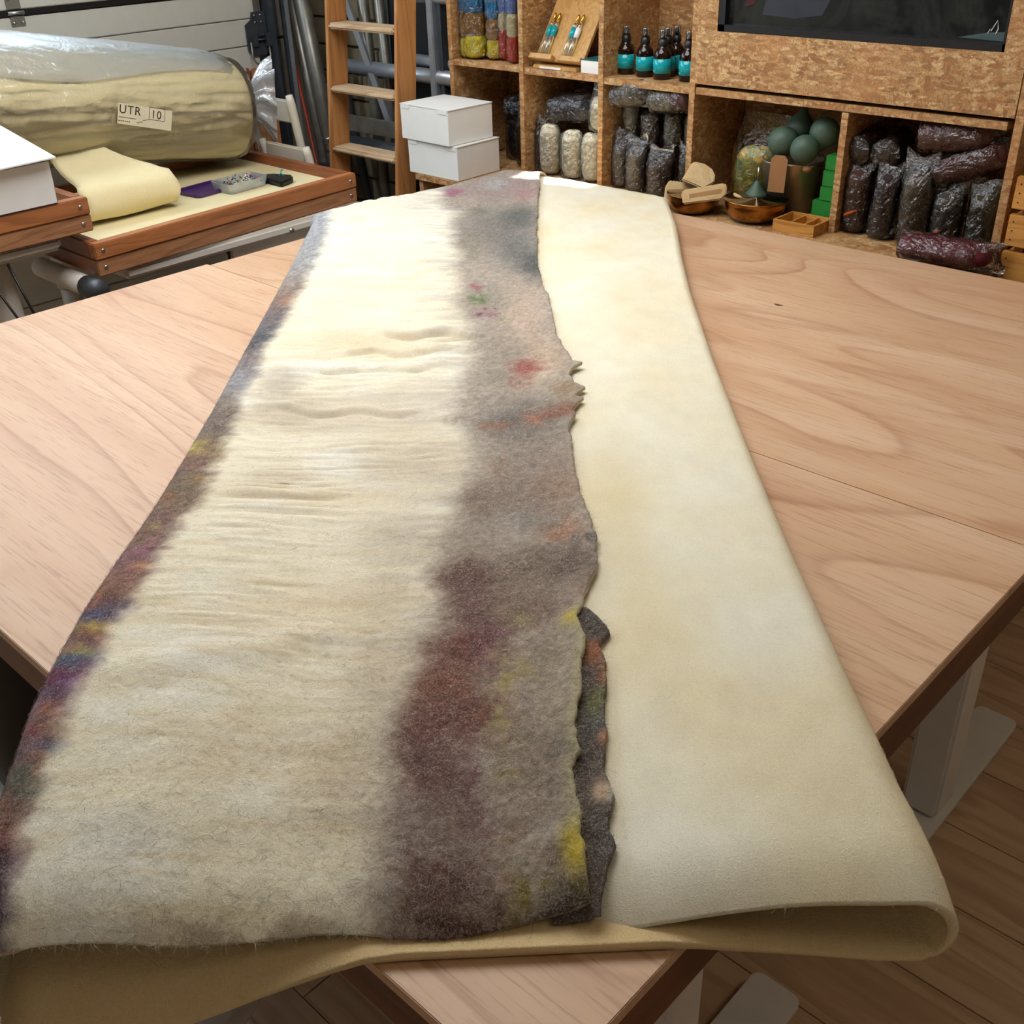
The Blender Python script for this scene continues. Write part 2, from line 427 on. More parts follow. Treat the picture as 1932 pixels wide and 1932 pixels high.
# latch plate with a wire handle
lx = -4.43
lp = [(2.966, 1.165), (2.966, 1.06), (2.985, 1.035), (3.06, 1.035), (3.075, 1.08), (3.075, 1.215), (3.005, 1.215), (3.0, 1.185)]
m = Matrix(((0, 0, 1, 0), (1, 0, 0, 0), (0, 1, 0, 0), (0, 0, 0, 1)))
lt = mesh('latch_plate', G().prism(lp, lx - .012, lx - .004).xf(m), DARKSTEEL, gd, bevel=.001)
mesh('latch_bolt', G().tube([(lx + .006, 2.99, 1.10), (lx + .006, 3.16, 1.10)], .007), BLACK, lt, smooth=True)
mesh('latch_case', G().box((lx - .004, 2.985, 1.075), (lx + .016, 3.01, 1.12)).box((lx - .004, 3.055, 1.07), (lx + .018, 3.085, 1.125)).box((lx - .004, 3.02, 1.115), (lx + .01, 3.05, 1.13)), DARKSTEEL, lt, bevel=.002)
mesh('latch_handle', G().tube([(lx + .012, 2.972, 1.095), (lx + .014, 2.97, 1.03), (lx + .02, 2.985, 1.005), (lx + .02, 3.05, 1.005), (lx + .014, 3.066, 1.03), (lx + .012, 3.066, 1.07)], .0045, 8), STEEL, lt, smooth=True)
for yy, zz in ((3.018, 1.20), (3.05, 1.20), (3.018, 1.172), (3.05, 1.172)):
    mesh('screw', G().lathe([(.0055, 0), (.005, .003), (0, .004)], 8).xf(Matrix.Translation((lx - .004, yy, zz)) @ Matrix.Rotation(R(90), 4, 'Y')), SCREW, lt, smooth=True)
# door track
tk = thing('door_track', 'dark steel garage door track standing beside the latch', 'door track', (-4.4, 3.13, 0))
mesh('channel', G().box((-4.47, 3.08, 0), (-4.385, 3.088, 2.6)).box((-4.47, 3.08, 0), (-4.462, 3.16, 2.6)).box((-4.40, 3.135, 0), (-4.385, 3.16, 2.6)), DARKSTEEL, tk)
mesh('edge_trim', box((-4.386, 3.150, 0), (-4.376, 3.166, 2.6)), ALU, tk)

# ------------------------------------------------------------------ big plywood work table
TZ = .74
X0, X1, Y0, YS, Y1 = -2.794, -.394, .405, 1.628, 2.905
wt = thing('work_table', 'large plywood work table of two sheets under the felt blanket', 'table', (-1.6, 1.6, 0))
mesh('plywood_sheet', box((X0 - .012, Y0, TZ - .018), (X1, YS - .001, TZ)), PLY, wt, bevel=.0012)
mesh('plywood_sheet', box((X0, YS + .001, TZ - .019), (X1 + .004, Y1, TZ - .0008)), PLY, wt, bevel=.0012)
kp = at(1468, 575, z=TZ)
KN = plain('wood_knot', rgb(96, 60, 42), .5, 0, .2)
mesh('knot', G().prism([(kp.x + .012 * math.cos(a) * (1 + .3 * math.sin(3 * a)), kp.y + .005 * math.sin(a)) for a in np.linspace(0, 6.28, 13)[:-1]], TZ - .0012, TZ - .0004), KN, wt)
# aprons set slightly back below the sheets
mesh('apron', box((X1 - .026, Y0 + .012, TZ - .098), (X1 - .004, 1.62, TZ - .019)), APRON, wt, bevel=.002)
mesh('apron', box((X1 - .026, 1.635, TZ - .11), (X1 - .004, 2.80, TZ - .02)), APRON, wt, bevel=.002)
mesh('apron', box((X0 + .02, Y0 + .012, TZ - .108), (X1 - .028, Y0 + .034, TZ - .019)), APRON_X, wt, bevel=.002)
mesh('apron', box((X0 + .02, Y0 + .036, TZ - .098), (X0 + .042, 2.78, TZ - .02)), APRON, wt, bevel=.002)
for yc, ya, yb in ((.79, .45, 1.15), (1.72, 1.33, 2.085)):
    for xc in (-.512, -2.55):
        lg = mesh('leg', box((xc - .038, yc - .042, .045), (xc + .036, yc + .042, TZ - .02)), WHITE_METAL, wt, bevel=.006)
        mesh('leg_sleeve', box((xc - .034, yc - .038, .036), (xc + .032, yc + .038, .06)), WHITE_METAL, lg, bevel=.004)
        n = 6; poly = []
        for cx, cy, a0 in ((xc + .028, ya + .018, -90), (xc + .028, yb - .018, 0), (xc - .028, yb - .018, 90), (xc - .028, ya + .018, 180)):
            poly += [(cx + .018 * math.cos(R(a0 + 90 * q / n)), cy + .018 * math.sin(R(a0 + 90 * q / n))) for q in range(n + 1)]
        fp = mesh('foot_plate', G().prism(poly, .022, .036), WHITE_METAL, wt, bevel=.002)
        for yy in (ya + .05, yb - .06):
            mesh('levelling_pad', G().lathe([(.028, 0), (.03, .004), (.026, .014), (.012, .018), (.012, .022)], 16, (xc + .008, yy, 0)), BLACK, fp, smooth=True)
    mesh('crossbar', box((-2.55, yc - .03, TZ - .07), (-.512, yc + .03, TZ - .02)), WHITE_METAL, wt, bevel=.003)

# ------------------------------------------------------------------ felt blanket
def interp(tab, v):
    a = np.array(sorted(tab)); return np.interp(v, a[:, 0], a[:, 1])
UL = [(.70, -.592), (.905, -.593), (1.05, -.607), (1.27, -.608), (1.4, -.601), (1.58, -.588), (1.97, -.571), (2.4, -.56), (3.0, -.545), (3.45, -.54), (4.3, -.53)]
UR = [(.70, .452), (.86, .441), (1.06, .441), (1.36, .448), (1.8, .463), (2.16, .477), (2.6, .503), (2.9, .53), (3.22, .566), (3.55, .585), (4.3, .60)]
RAG = [(.73, .077), (.77, .077), (.84, .075), (.885, .071), (.911, .083), (.955, .078), (1.02, .092), (1.08, .100), (1.146, .11), (1.19, .106), (1.242, .117), (1.294, .135), (1.34, .146), (1.394, .153), (1.43, .148), (1.456, .152), (1.52, .143), (1.578, .138), (1.66, .136), (1.733, .141), (1.80, .140), (1.85, .147), (1.875, .158), (1.889, .150), (1.915, .156), (1.945, .176), (1.96, .158), (1.994, .186), (2.03, .166), (2.069, .157), (2.095, .166), (2.122, .187), (2.135, .170), (2.18, .168), (2.246, .153), (2.33, .149), (2.45, .142), (2.56, .146), (2.66, .136), (2.729, .134), (2.84, .132), (2.962, .136), (3.1, .142), (3.347, .156), (3.6, .172), (3.864, .192), (4.3, .22)]
BANDL = [(.72, -.146), (.764, -.144), (.836, -.137), (.90, -.139), (.969, -.147), (1.054, -.139), (1.127, -.116), (1.22, -.094), (1.325, -.10), (1.43, -.095), (1.6, -.064), (1.79, -.05), (1.91, -.078), (2.06, -.058), (2.3, -.035), (2.59, -.075), (2.94, -.078), (3.38, -.10), (3.73, -.158), (4.3, -.17)]

def vspace(v0, v1, d0):
    """rows along the length, finer at the near end"""
    out = [v0]
    while out[-1] < v1: out.append(out[-1] + d0 * max(.8, out[-1] / 1.0))
    return np.array(out)

def lie(U, V, H, sag=1.0):
    """place blanket coordinates (across, along, height above the table) on the table: sag past the near edges, drape past the far ones"""
    X = (U - V) * C2; Y = (U + V) * C2; Z = TZ + H
    over = np.clip(np.maximum(Y0 - Y, 0) + np.maximum(X - X1, 0), 0, None)
    Z = Z - sag * .16 * over ** 1.3
    r = .028
    for axis in (0, 1):
        e = (X0 + .004) - X if axis == 0 else Y - (Y1 - .006)
        e = e + .02
        th = np.clip(e / r, 0, math.pi / 2 * .96); rest = np.clip(e - r * math.pi / 2 * .96, 0, None)
        rr = r + H
        dx = rr * np.sin(th) + rest * .06; dz = rr * (1 - np.cos(th)) + rest * 1.0
        ins = e > 0
        if axis == 0: X = np.where(ins, X0 + .024 - dx, X)
        else: Y = np.where(ins, Y1 - .026 + dx, Y)
        Z = np.where(ins, Z - dz, Z)
    Z = np.where((Y > 2.83) & (X > -3.23), np.maximum(Z, .7235 + .02 * vnoise(X * 30, Y * 30, 5)), Z)      # the hanging end rests on the counter
    return np.stack([X, Y, Z], -1)

def normals(P):
    a = np.gradient(P, axis=0); b = np.gradient(P, axis=1); n = np.cross(a, b)
    return n / (np.linalg.norm(n, axis=-1, keepdims=True) + 1e-12)

def sheet(name, P, Q, mat, parent, dye, dye2):
    """closed sheet from an outer grid P and an inner grid Q, with a colour attribute"""
    n, m = P.shape[:2]
    V = np.concatenate([P.reshape(-1, 3), Q.reshape(-1, 3)])
    I = np.arange(n * m).reshape(n, m)
    q = np.stack([I[:-1, :-1], I[:-1, 1:], I[1:, 1:], I[1:, :-1]], -1).reshape(-1, 4)
    J = I + n * m
    q2 = np.stack([J[:-1, :-1], J[1:, :-1], J[1:, 1:], J[:-1, 1:]], -1).reshape(-1, 4)
    def edge(a, b): return np.stack([a[:-1], b[:-1], b[1:], a[1:]], -1)
    rim = np.concatenate([edge(I[0], J[0]), edge(I[-1][::-1], J[-1][::-1]), edge(I[:, 0][::-1], J[:, 0][::-1]), edge(I[:, -1], J[:, -1])])
    fs = np.concatenate([q, q2, rim])
    me = bpy.data.meshes.new(name)
    me.vertices.add(len(V)); me.vertices.foreach_set('co', V.astype(np.float32).ravel())
    me.loops.add(fs.size); me.loops.foreach_set('vertex_index', fs.astype(np.int32).ravel())
    me.polygons.add(len(fs)); me.polygons.foreach_set('loop_start', np.arange(0, fs.size, 4, dtype=np.int32))
    me.update(calc_edges=True); me.validate()
    at_ = me.attributes.new('dye', 'FLOAT_COLOR', 'POINT')
    c = np.concatenate([dye.reshape(-1, 3), dye2.reshape(-1, 3)]); c = np.where(c <= .04045, c / 12.92, ((c + .055) / 1.055) ** 2.4)
    at_.data.foreach_set('color', np.concatenate([c, np.ones((len(c), 1))], 1).astype(np.float32).ravel())
    me.shade_smooth(); me.materials.append(mat)
    o = bpy.data.objects.new(name, me); COL.objects.link(o); o.parent = parent
    o.matrix_parent_inverse = Matrix.Translation(-ORIGIN[parent.name]); ORIGIN[o.name] = Vector((0, 0, 0))
    return o

fb = thing('felt_blanket', 'long folded cream wool felt blanket with a ragged colour-streaked flap on the plywood table', 'felt blanket', (-1.6, 1.6, TZ))
TH = .011
def rfold(v): return .017 + .015 * (1 - sstep(.8, 1.7, v))          # radius of the right-hand fold
def cream_top(u, v):
    """height of the middle of the upper cream layer"""
    r = rfold(v)
    hi = .008 + 2 * r; lo = .021 + .003 * fbm(u * 3, v * 2, 3)
    k = sstep(.02, .30, u)
    h = lo + (hi - lo) * k
    return h + .005 * (fbm(u * 4 + 9, v * 2.2, 11) - .5) * sstep(.1, .3, u)

# --- cream body: lower layer, right-hand fold, upper layer
vs = vspace(.700, 4.24, .0042)
S = []
nl, nf, nu = 26, 22, 90
uL, uR = interp(UL, vs), interp(UR, vs)
rows_u, rows_h = [], []
for k in range(nl):
    f = k / (nl - 1); rows_u.append((uL + .05) * (1 - f) + (uR - rfold(vs)) * f); rows_h.append(np.full_like(vs, .008))
for k in range(1, nf):
    a = -math.pi / 2 + math.pi * k / nf
    rows_u.append(uR - rfold(vs) + rfold(vs) * math.cos(a)); rows_h.append(.008 + rfold(vs) + rfold(vs) * math.sin(a))
for k in range(nu):
    f = k / (nu - 1); u = (uR - rfold(vs)) * (1 - f) + (uL + .09) * f
    rows_u.append(u); rows_h.append(cream_top(u, vs))
U = np.array(rows_u); H = np.array(rows_h); Vg = np.tile(vs, (len(U), 1))
for _ in range(3):                                                   # soften the joints of the profile
    H[1:-1] = (H[:-2] + 2 * H[1:-1] + H[2:]) / 4
upper = np.clip((np.arange(len(U)) - nl) / nf, 0, 1)[:, None]
# near end: the upper layer rolls over its front edge, the lower one ends a little lower and further out
front = .735 + .010 * np.sin(U * 9 + 1) + .07 * sstep(.02, -.14, U)
lowfront = .722 - .028 * sstep(-.1, -.5, U)
vstart = lowfront * (1 - upper) + front * upper
Vg = vstart + (Vg - vs[0]) * (vs[-1] - vstart) / (vs[-1] - vs[0])
d = Vg - vstart
droop = .030 * (1 - np.clip(d / .075, 0, 1)) ** 2.2
H = H - droop * (.15 + .85 * upper) * (1 - .35 * sstep(.16, .34, U)) * (H > .012)
off = np.clip(np.maximum(Y0 - (U + Vg) * C2, 0) + np.maximum((U - Vg) * C2 - X1, 0), 0, .15) / .15
H = H - (1 - upper) * off * (.055 - .030 * sstep(0, .3, U)) * (1 - np.clip(d / .11, 0, 1)) ** 1.7
bulge = .012 * (1 - sstep(0, .30, d)) * upper * sstep(.22, .42, U)   # the fold stands open at its end
H = H + bulge
H = H + .0016 * (fbm(U * 22, Vg * 22, 5) - .5) * upper
P0 = lie(U, Vg, H)
N = normals(P0)
if N[nl + nf + 20, 300, 2] < 0: N = -N
P = P0 + N * (TH / 2); Q = P0 - N * (TH / 2)
n1 = fbm(U * 6, Vg * 5, 21)[..., None]; n2 = fbm(U * 40, Vg * 25, 22)[..., None]
cream = np.array((.965, .932, .822)); warm = np.array((.945, .875, .690)); pale = np.array((.975, .955, .875))
dye = cream + (warm - cream) * sstep(.50, .85, n1) * .5 + (pale - cream) * sstep(.52, .25, n1) * .8 + (n2 - .5) * .05
dye = dye + (np.array((.89, .82, .64)) - dye) * (np.exp(-((U - .2) / .05) ** 2) * sstep(.9, 1.3, Vg) * sstep(2.1, 1.6, Vg))[..., None] * .5
tan = np.array((.955, .84, .62)); dye = dye + (tan - dye) * (1 - upper)[..., None] * .8  # lower layer dyed warmer, painting the brown shade under the fold
body = sheet('cream_felt_body', P, Q, FELT, fb, np.clip(dye, 0, 1), np.clip(dye * .35 + tan * .65, 0, 1))  # inner face carries the same painted warm shade
CREAM = (P, N, dye, U, Vg)

# --- colour plan of the flap (colours felted into the wool, plus some painted light and shade)
BL = [  # across, along, size across, size along, colour, strength
    (.05, 3.75, .16, .22, (150, 130, 142), .9), (-.12, 3.70, .05, .07, (150, 60, 120), .8), (.03, 3.80, .06, .10, (170, 190, 205), .6), (.13, 3.62, .05, .10, (170, 120, 130), .7),
    (.02, 3.25, .13, .30, (112, 112, 116), .95), (.10, 3.35, .07, .16, (72, 82, 88), .9), (.08, 3.02, .08, .22, (88, 96, 104), .85), (.12, 2.86, .05, .16, (60, 66, 74), .95), (-.05, 3.1, .06, .2, (130, 126, 118), .7),
    (-.03, 3.45, .04, .06, (100, 104, 92), .6), (.0, 2.62, .07, .14, (140, 138, 134), .85), (-.035, 2.62, .03, .06, (84, 112, 62), .9), (-.02, 2.53, .03, .035, (120, 40, 86), .85), (.005, 2.49, .025, .03, (130, 56, 110), .8), (.035, 2.46, .02, .035, (92, 116, 74), .7), (-.04, 2.72, .02, .03, (150, 60, 90), .7),
    (.08, 2.45, .08, .30, (186, 168, 158), .95), (.10, 2.20, .08, .16, (192, 170, 152), .95), (.03, 2.25, .06, .16, (150, 142, 136), .85), (.07, 2.17, .04, .05, (150, 56, 52), .85), (.05, 2.10, .03, .05, (156, 70, 60), .75), (.11, 2.11, .03, .03, (214, 206, 196), .7), (.15, 2.02, .04, .06, (150, 124, 92), .85), (-.01, 2.12, .06, .12, (150, 146, 138), .7),
    (.05, 1.90, .11, .12, (104, 100, 100), .95), (.125, 1.93, .05, .05, (132, 70, 50), .8), (.075, 1.905, .03, .05, (178, 104, 72), .85), (.0, 1.88, .04, .03, (150, 92, 64), .75), (.01, 1.72, .03, .04, (158, 100, 62), .75), (-.02, 1.80, .06, .07, (140, 136, 134), .6),
    (.07, 1.70, .10, .16, (140, 128, 124), .95), (.10, 1.62, .06, .10, (150, 118, 100), .75), (.02, 1.6, .09, .10, (132, 118, 112), .85), (-.03, 1.62, .05, .08, (122, 104, 98), .7), (.10, 1.49, .05, .06, (176, 112, 78), .85), (.13, 1.46, .03, .04, (104, 100, 102), .8),
    (.05, 1.52, .08, .06, (136, 132, 132), .8), (-.04, 1.47, .06, .07, (146, 138, 130), .75),
    (.10, 1.38, .07, .07, (92, 74, 68), .9), (.03, 1.38, .08, .07, (118, 102, 92), .9), (-.06, 1.36, .06, .07, (96, 60, 56), .95), (-.04, 1.28, .07, .08, (98, 62, 60), .95), (.04, 1.28, .07, .07, (122, 100, 88), .9), (.12, 1.31, .03, .04, (150, 118, 104), .7), (.01, 1.25, .03, .03, (150, 136, 84), .7),
    (-.06, 1.18, .07, .07, (110, 58, 52), .98), (-.02, 1.20, .04, .06, (104, 48, 62), .9), (-.08, 1.10, .06, .07, (122, 62, 44), .98), (-.10, 1.02, .05, .08, (106, 60, 54), .95), (-.04, 1.05, .06, .07, (112, 62, 56), .95), (-.09, .94, .06, .07, (100, 60, 58), .92), (-.05, .88, .05, .06, (116, 92, 88), .85), (-.10, .85, .05, .04, (120, 96, 90), .6),
    (.06, 1.16, .06, .07, (150, 138, 122), .92), (.07, 1.06, .05, .07, (158, 148, 134), .92), (.01, 1.13, .025, .06, (158, 142, 84), .75), (-.01, 1.04, .02, .07, (154, 138, 92), .8), (.04, .98, .07, .07, (140, 128, 114), .92), (.07, .95, .04, .05, (128, 116, 106), .85), (.0, .95, .02, .05, (164, 146, 96), .65),
    (.03, .90, .06, .06, (146, 134, 124), .92), (-.045, .93, .012, .10, (96, 48, 62), .55), (-.035, .85, .012, .06, (110, 60, 76), .55), (.0, .85, .03, .05, (142, 122, 104), .85), (.05, .84, .05, .03, (164, 158, 156), .8),
    (-.08, .79, .07, .05, (92, 58, 52), .95), (-.02, .79, .03, .04, (130, 104, 92), .85), (.01, .785, .03, .025, (142, 132, 60), .85), (.06, .80, .04, .04, (108, 90, 76), .9), (.06, .755, .06, .025, (52, 40, 32), .98), (-.06, .745, .10, .018, (78, 46, 38), .95), (-.28, .735, .16, .02, (120, 98, 74), .4), (.005, .75, .025, .02, (100, 88, 36), .8),  # wide brown smear at front left paints shading under the rolled edge
    # grey and tan fibres that run out into the white
    (-.15, 1.75, .16, .14, (196, 188, 172), .55), (-.25, 1.95, .2, .10, (206, 198, 184), .55), (-.2, 2.05, .16, .06, (200, 196, 190), .45), (-.16, 1.5, .10, .12, (190, 184, 174), .45), (-.40, 1.68, .10, .08, (214, 206, 188), .5), (-.42, 1.95, .12, .10, (190, 182, 166), .6), (-.17, 1.15, .05, .14, (206, 196, 176), .6), (-.20, .95, .06, .12, (204, 194, 176), .6), (-.18, 1.32, .08, .08, (206, 198, 178), .5),
    (-.32, .98, .16, .08, (222, 208, 170), .45), (-.45, 2.1, .06, .1, (176, 170, 160), .6), (-.3, 2.35, .2, .12, (236, 220, 184), .6), (-.3, 1.28, .2, .1, (236, 222, 186), .5), (-.30, 2.75, .2, .1, (244, 240, 226), .5), (-.3, 1.62, .2, .06, (240, 230, 204), .5),
]
FOLD = [  # along, half length, colour of the band on the left-hand fold
    (3.7, .25, (168, 170, 178)), (3.2, .25, (150, 152, 158)), (2.9, .12, (150, 150, 150)), (2.66, .08, (130, 104, 90)), (2.5, .08, (106, 92, 96)), (2.37, .08, (78, 80, 88)), (2.24, .08, (120, 106, 104)), (2.1, .08, (140, 140, 146)), (2.0, .06, (124, 106, 92)), (1.9, .06, (112, 96, 88)), (1.82, .05, (138, 112, 74)), (1.75, .05, (120, 84, 72)), (1.67, .05, (118, 98, 74)), (1.6, .05, (124, 94, 72)), (1.53, .05, (118, 82, 78)), (1.46, .04, (132, 96, 74)), (1.41, .03, (120, 78, 82)), (1.36, .03, (142, 92, 70)), (1.31, .03, (110, 66, 56)), (1.27, .02, (74, 60, 92)), (1.235, .02, (146, 112, 60)), (1.20, .02, (128, 72, 64)), (1.165, .018, (90, 96, 106)), (1.135, .015, (106, 44, 74)), (1.105, .018, (86, 50, 78)), (1.07, .02, (124, 84, 94)), (1.03, .02, (134, 90, 64)), (.99, .02, (96, 66, 84)), (.95, .02, (118, 80, 60)), (.91, .02, (92, 86, 72)), (.87, .02, (128, 66, 52)), (.83, .02, (84, 50, 62)), (.78, .03, (62, 44, 58)), (.72, .03, (54, 40, 50)),
]
SPOTS = [(1.30, .02, (200, 110, 60)), (1.22, .018, (186, 150, 40)), (1.25, .015, (60, 66, 120)), (1.19, .015, (200, 120, 60)), (1.175, .012, (70, 110, 140)), (1.16, .012, (160, 160, 70)), (1.145, .012, (56, 70, 110)), (1.12, .015, (130, 30, 60)), (1.13, .015, (110, 40, 90)), (1.09, .015, (120, 70, 130)), (1.05, .015, (180, 100, 60)), (1.02, .014, (130, 36, 60)), (1.0, .014, (60, 90, 120)), (.96, .014, (170, 100, 60)), (.93, .014, (60, 90, 80)), (.90, .014, (170, 80, 50)), (1.4, .02, (196, 120, 70)), (1.45, .02, (150, 80, 110)), (1.5, .02, (150, 130, 60)), (1.62, .02, (160, 90, 60)), (1.7, .03, (150, 110, 60)), (2.62, .04, (176, 110, 72)), (2.34, .04, (58, 60, 70)), (1.8, .03, (190, 170, 60))]
def flap_dye(U, V, uL, band, rag):
    base = np.ones(U.shape + (3,)) * np.array((.965, .928, .825))
    n = fbm(U * 7, V * 12, 31)[..., None]; st = fbm(U * 10, V * 90, 33)[..., None]
    base = base + (np.array((.98, .97, .925)) - base) * sstep(.42, .80, n) * .7
    base = base + (np.array((.90, .84, .70)) - base) * sstep(.50, .80, st) * .5
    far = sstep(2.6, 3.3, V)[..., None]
    base = base + (np.array((.955, .95, .91)) - base) * far * .4  # far end whitened in the dye, painting the daylight that falls there
    # grey fibres thicken towards the band
    jag = .05 * (fbm(U * 2, V * 26, 41) - .5) + .05 * (fbm(U * 3, V * 7, 42) - .5) + .018 * (fbm(U * 90, V * 90, 44) - .5)
    inb = sstep(-.045, .03, U - band + jag)
    base = base + (np.array((.63, .58, .53)) - base) * inb[..., None] * .92
    halo = sstep(-.16, .0, U - band + jag * 1.6) * (1 - inb) * sstep(.35, .7, fbm(U * 12, V * 60, 45))
    base = base + (np.array((.70, .67, .62)) - base) * halo[..., None] * .5
    w1 = .03 * (fbm(U * 22, V * 22, 51) - .5) + .016 * (fbm(U * 60, V * 60, 52) - .5); w2 = .05 * (fbm(U * 18, V * 16, 53) - .5) + .02 * (fbm(U * 60, V * 60, 54) - .5)
    w1 = w1 + .020 * (fbm(U * 110, V * 110, 55, 2) - .5); w2 = w2 + .022 * (fbm(U * 110, V * 110, 56, 2) - .5)
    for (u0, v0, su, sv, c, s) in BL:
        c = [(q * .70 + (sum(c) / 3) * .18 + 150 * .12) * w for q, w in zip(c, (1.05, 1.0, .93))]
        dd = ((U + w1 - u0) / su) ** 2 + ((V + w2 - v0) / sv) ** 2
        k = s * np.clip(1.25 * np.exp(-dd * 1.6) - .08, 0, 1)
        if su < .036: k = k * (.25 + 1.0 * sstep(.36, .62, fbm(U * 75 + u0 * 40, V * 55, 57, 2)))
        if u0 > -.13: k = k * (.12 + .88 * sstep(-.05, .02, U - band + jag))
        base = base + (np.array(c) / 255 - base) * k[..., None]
    # left-hand fold
    jf = .03 * (fbm(U * 4, V * 22, 61) - .5) + .02 * (fbm(U * 50, V * 50, 62) - .5)
    wid = .058 + .012 * np.sin(V * 5) + .01 * sstep(1.5, 1.0, V)
    k = 1 - sstep(-.018, .022, U - uL - wid + jf)
    a = np.array([(f[0], *[x / 255 for x in f[2]]) for f in sorted(FOLD)])
    vv = V + .05 * (fbm(U * 14, V * 14, 63) - .5) + .3 * (U - uL)
    fc = np.stack([np.interp(vv, a[:, 0], a[:, i]) for i in (1, 2, 3)], -1)
    for q, (v0, sv, c) in enumerate(SPOTS):
        for j in range(2):
            uo = .012 + ((q * 37 + j * 53) % 50) / 1000.0; vo = v0 + (((q * 71 + j * 29) % 40) - 20) / 1000.0
            dd = ((U - uL - uo + w1) / .020) ** 2 + ((V - vo + .35 * (U - uL - .03) + w2 * .4) / (sv * .8)) ** 2
            fc = fc + (np.array(c) / 255 - fc) * (np.exp(-dd * 1.5) * .55)[..., None]
    fc = fc * .80 + fc.mean(-1, keepdims=True) * .20 + .02
    gr = fbm(U * 120, V * 120, 66)[..., None]
    fc = fc * (.80 + .45 * gr)
    base = base + (fc - base) * k[..., None]
    grain = fbm(U * 150, V * 150, 71)[..., None] - .5
    base = base * (1 + .35 * grain * np.clip(inb + k + .15, 0, 1)[..., None])
    # pale and yellow rim of the torn edge at the near end
    e = rag - U
    rim = np.exp(-(e / .010) ** 2) * sstep(1.30, 1.24, V) * sstep(.72, .86, V)
    base = base + (np.array((.72, .69, .52)) - base) * rim[..., None] * .7
    yel = np.exp(-((e - .008) / .013) ** 2) * (np.exp(-((V - .815) / .035) ** 2) + .6 * np.exp(-((V - 1.235) / .02) ** 2))
    yel = np.clip(yel, 0, 1)
    base = base + (np.array((.80, .70, .16)) - base) * yel[..., None] * .9
    return np.clip(base, .03, 1)

# --- the flap: up from below the left edge, round the fold, over the top to a torn edge
vs = vspace(.700, 4.22, .0024)
uL, band, rag = interp(UL, vs), interp(BANDL, vs), interp(RAG, vs)
tooth = .010 * (fbm(vs * 16, vs * 0, 81) - .5) + .007 * (fbm(vs * 60, vs * 0, 82) - .5)
rag = rag + tooth
rl = .020 + .016 * (1 - sstep(.8, 1.8, vs)) + .004 * sstep(2.6, 3.2, vs)
rows_u, rows_h = [], []
nb, nf, nu = 10, 26, 200
for k in range(nb):
    f = k / (nb - 1); rows_u.append(uL + .10 * (1 - f) + rl * f); rows_h.append(np.full_like(vs, .0135))
for k in range(1, nf):
    a = -math.pi / 2 - math.pi * k / nf
    rows_u.append(uL + rl + rl * math.cos(a)); rows_h.append(.0135 + rl + rl * math.sin(a))
for k in range(nu):
    f = (k / (nu - 1)) ** .97; u = (uL + rl) * (1 - f) + rag * f
    top = .0135 + 2 * rl
    lo = cream_top(u, vs) + TH + .0015
    kk = sstep(.0, .38, u - uL - rl)
    rows_u.append(u); rows_h.append(np.maximum(top * (1 - kk) + lo * kk, lo))
U = np.array(rows_u); H = np.array(rows_h); Vg = np.tile(vs, (len(U), 1))
for _ in range(4):
    H[1:-1] = (H[:-2] + 2 * H[1:-1] + H[2:]) / 4
UL2, RG2, BD2 = (np.tile(a, (len(U), 1)) for a in (uL, rag, band))
front = .742 + .010 * sstep(-.1, .1, U) - .014 * sstep(-.3, -.6, U) + .004 * np.sin(U * 23)
Vg = front + (Vg - vs[0]) * (vs[-1] - front) / (vs[-1] - vs[0])
d = Vg - front
# colours and wrinkles follow the row's own position along the blanket
top = sstep(nb + nf * .55, nb + nf, np.arange(len(U)))[:, None] * np.ones_like(U)
free = top * sstep(-.05, .10, U - UL2 - .05) * (1 - sstep(-.08, .02, U - BD2))
wr1 = fbm(U * 4.6 + .6 * vnoise(U * 4, Vg * 6, 91), Vg * 36 + 2.0 * vnoise(U * 5, Vg * 4, 92), 93, 2)
wr2 = fbm(U * 4.5, Vg * 78 + 1.5 * vnoise(U * 7, Vg * 6, 94), 95, 2)
ridge = (1 - np.abs(2 * wr1 - 1)) ** 2; ridge2 = (1 - np.abs(2 * wr2 - 1)) ** 2
env = .35 + .65 * sstep(.9, 1.3, Vg) * (1 - .35 * sstep(3.0, 3.5, Vg)); env = env * (.15 + 1.35 * sstep(.25, .75, fbm(U * 5, Vg * 5, 96))) * (1 - .7 * sstep(1.35, 1.0, Vg))
H = H + free * env * (.0042 * (ridge - .4) + .0018 * (ridge2 - .4)) * (.8 + .25 * Vg)
# two deeper tucks and a soft slanting crease
for (u0, u1, v0, amp, sl) in ((-.26, -.04, 2.40, .012, -.06), (-.34, -.06, 2.28, .007, .05), (-.40, -.12, 2.18, .006, .04), (-.26, -.10, 2.86, .006, 0), (-.45, -.16, 1.98, .005, .0)):
    c = v0 + sl * (U - u0) + .012 * np.sin(U * 40)
    k = sstep(u0 - .04, u0 + .04, U) * sstep(u1 + .04, u1 - .04, U) * top
    H = H + amp * k * (np.exp(-((Vg - c) / .012) ** 2) - .8 * np.exp(-((Vg - c + .022) / .010) ** 2))
c = 1.10 + .42 * (U + .56)
H = H + .008 * np.exp(-((Vg - c) / .035) ** 2) * top * sstep(-.60, -.5, U) * sstep(-.16, -.3, U)
c = .86 + .16 * (U + .5)
H = H + .006 * np.exp(-((Vg - c) / .05) ** 2) * top * sstep(-.52, -.42, U) * sstep(-.0, -.2, U)
H = H + .010 * (fbm(U * 3.2, Vg * 3, 97) - .5) * top * (1 - sstep(-.2, .05, U)) + .003 * (fbm(U * 26, Vg * 26, 98) - .5) * top
inband = sstep(-.05, .04, U - BD2) * top
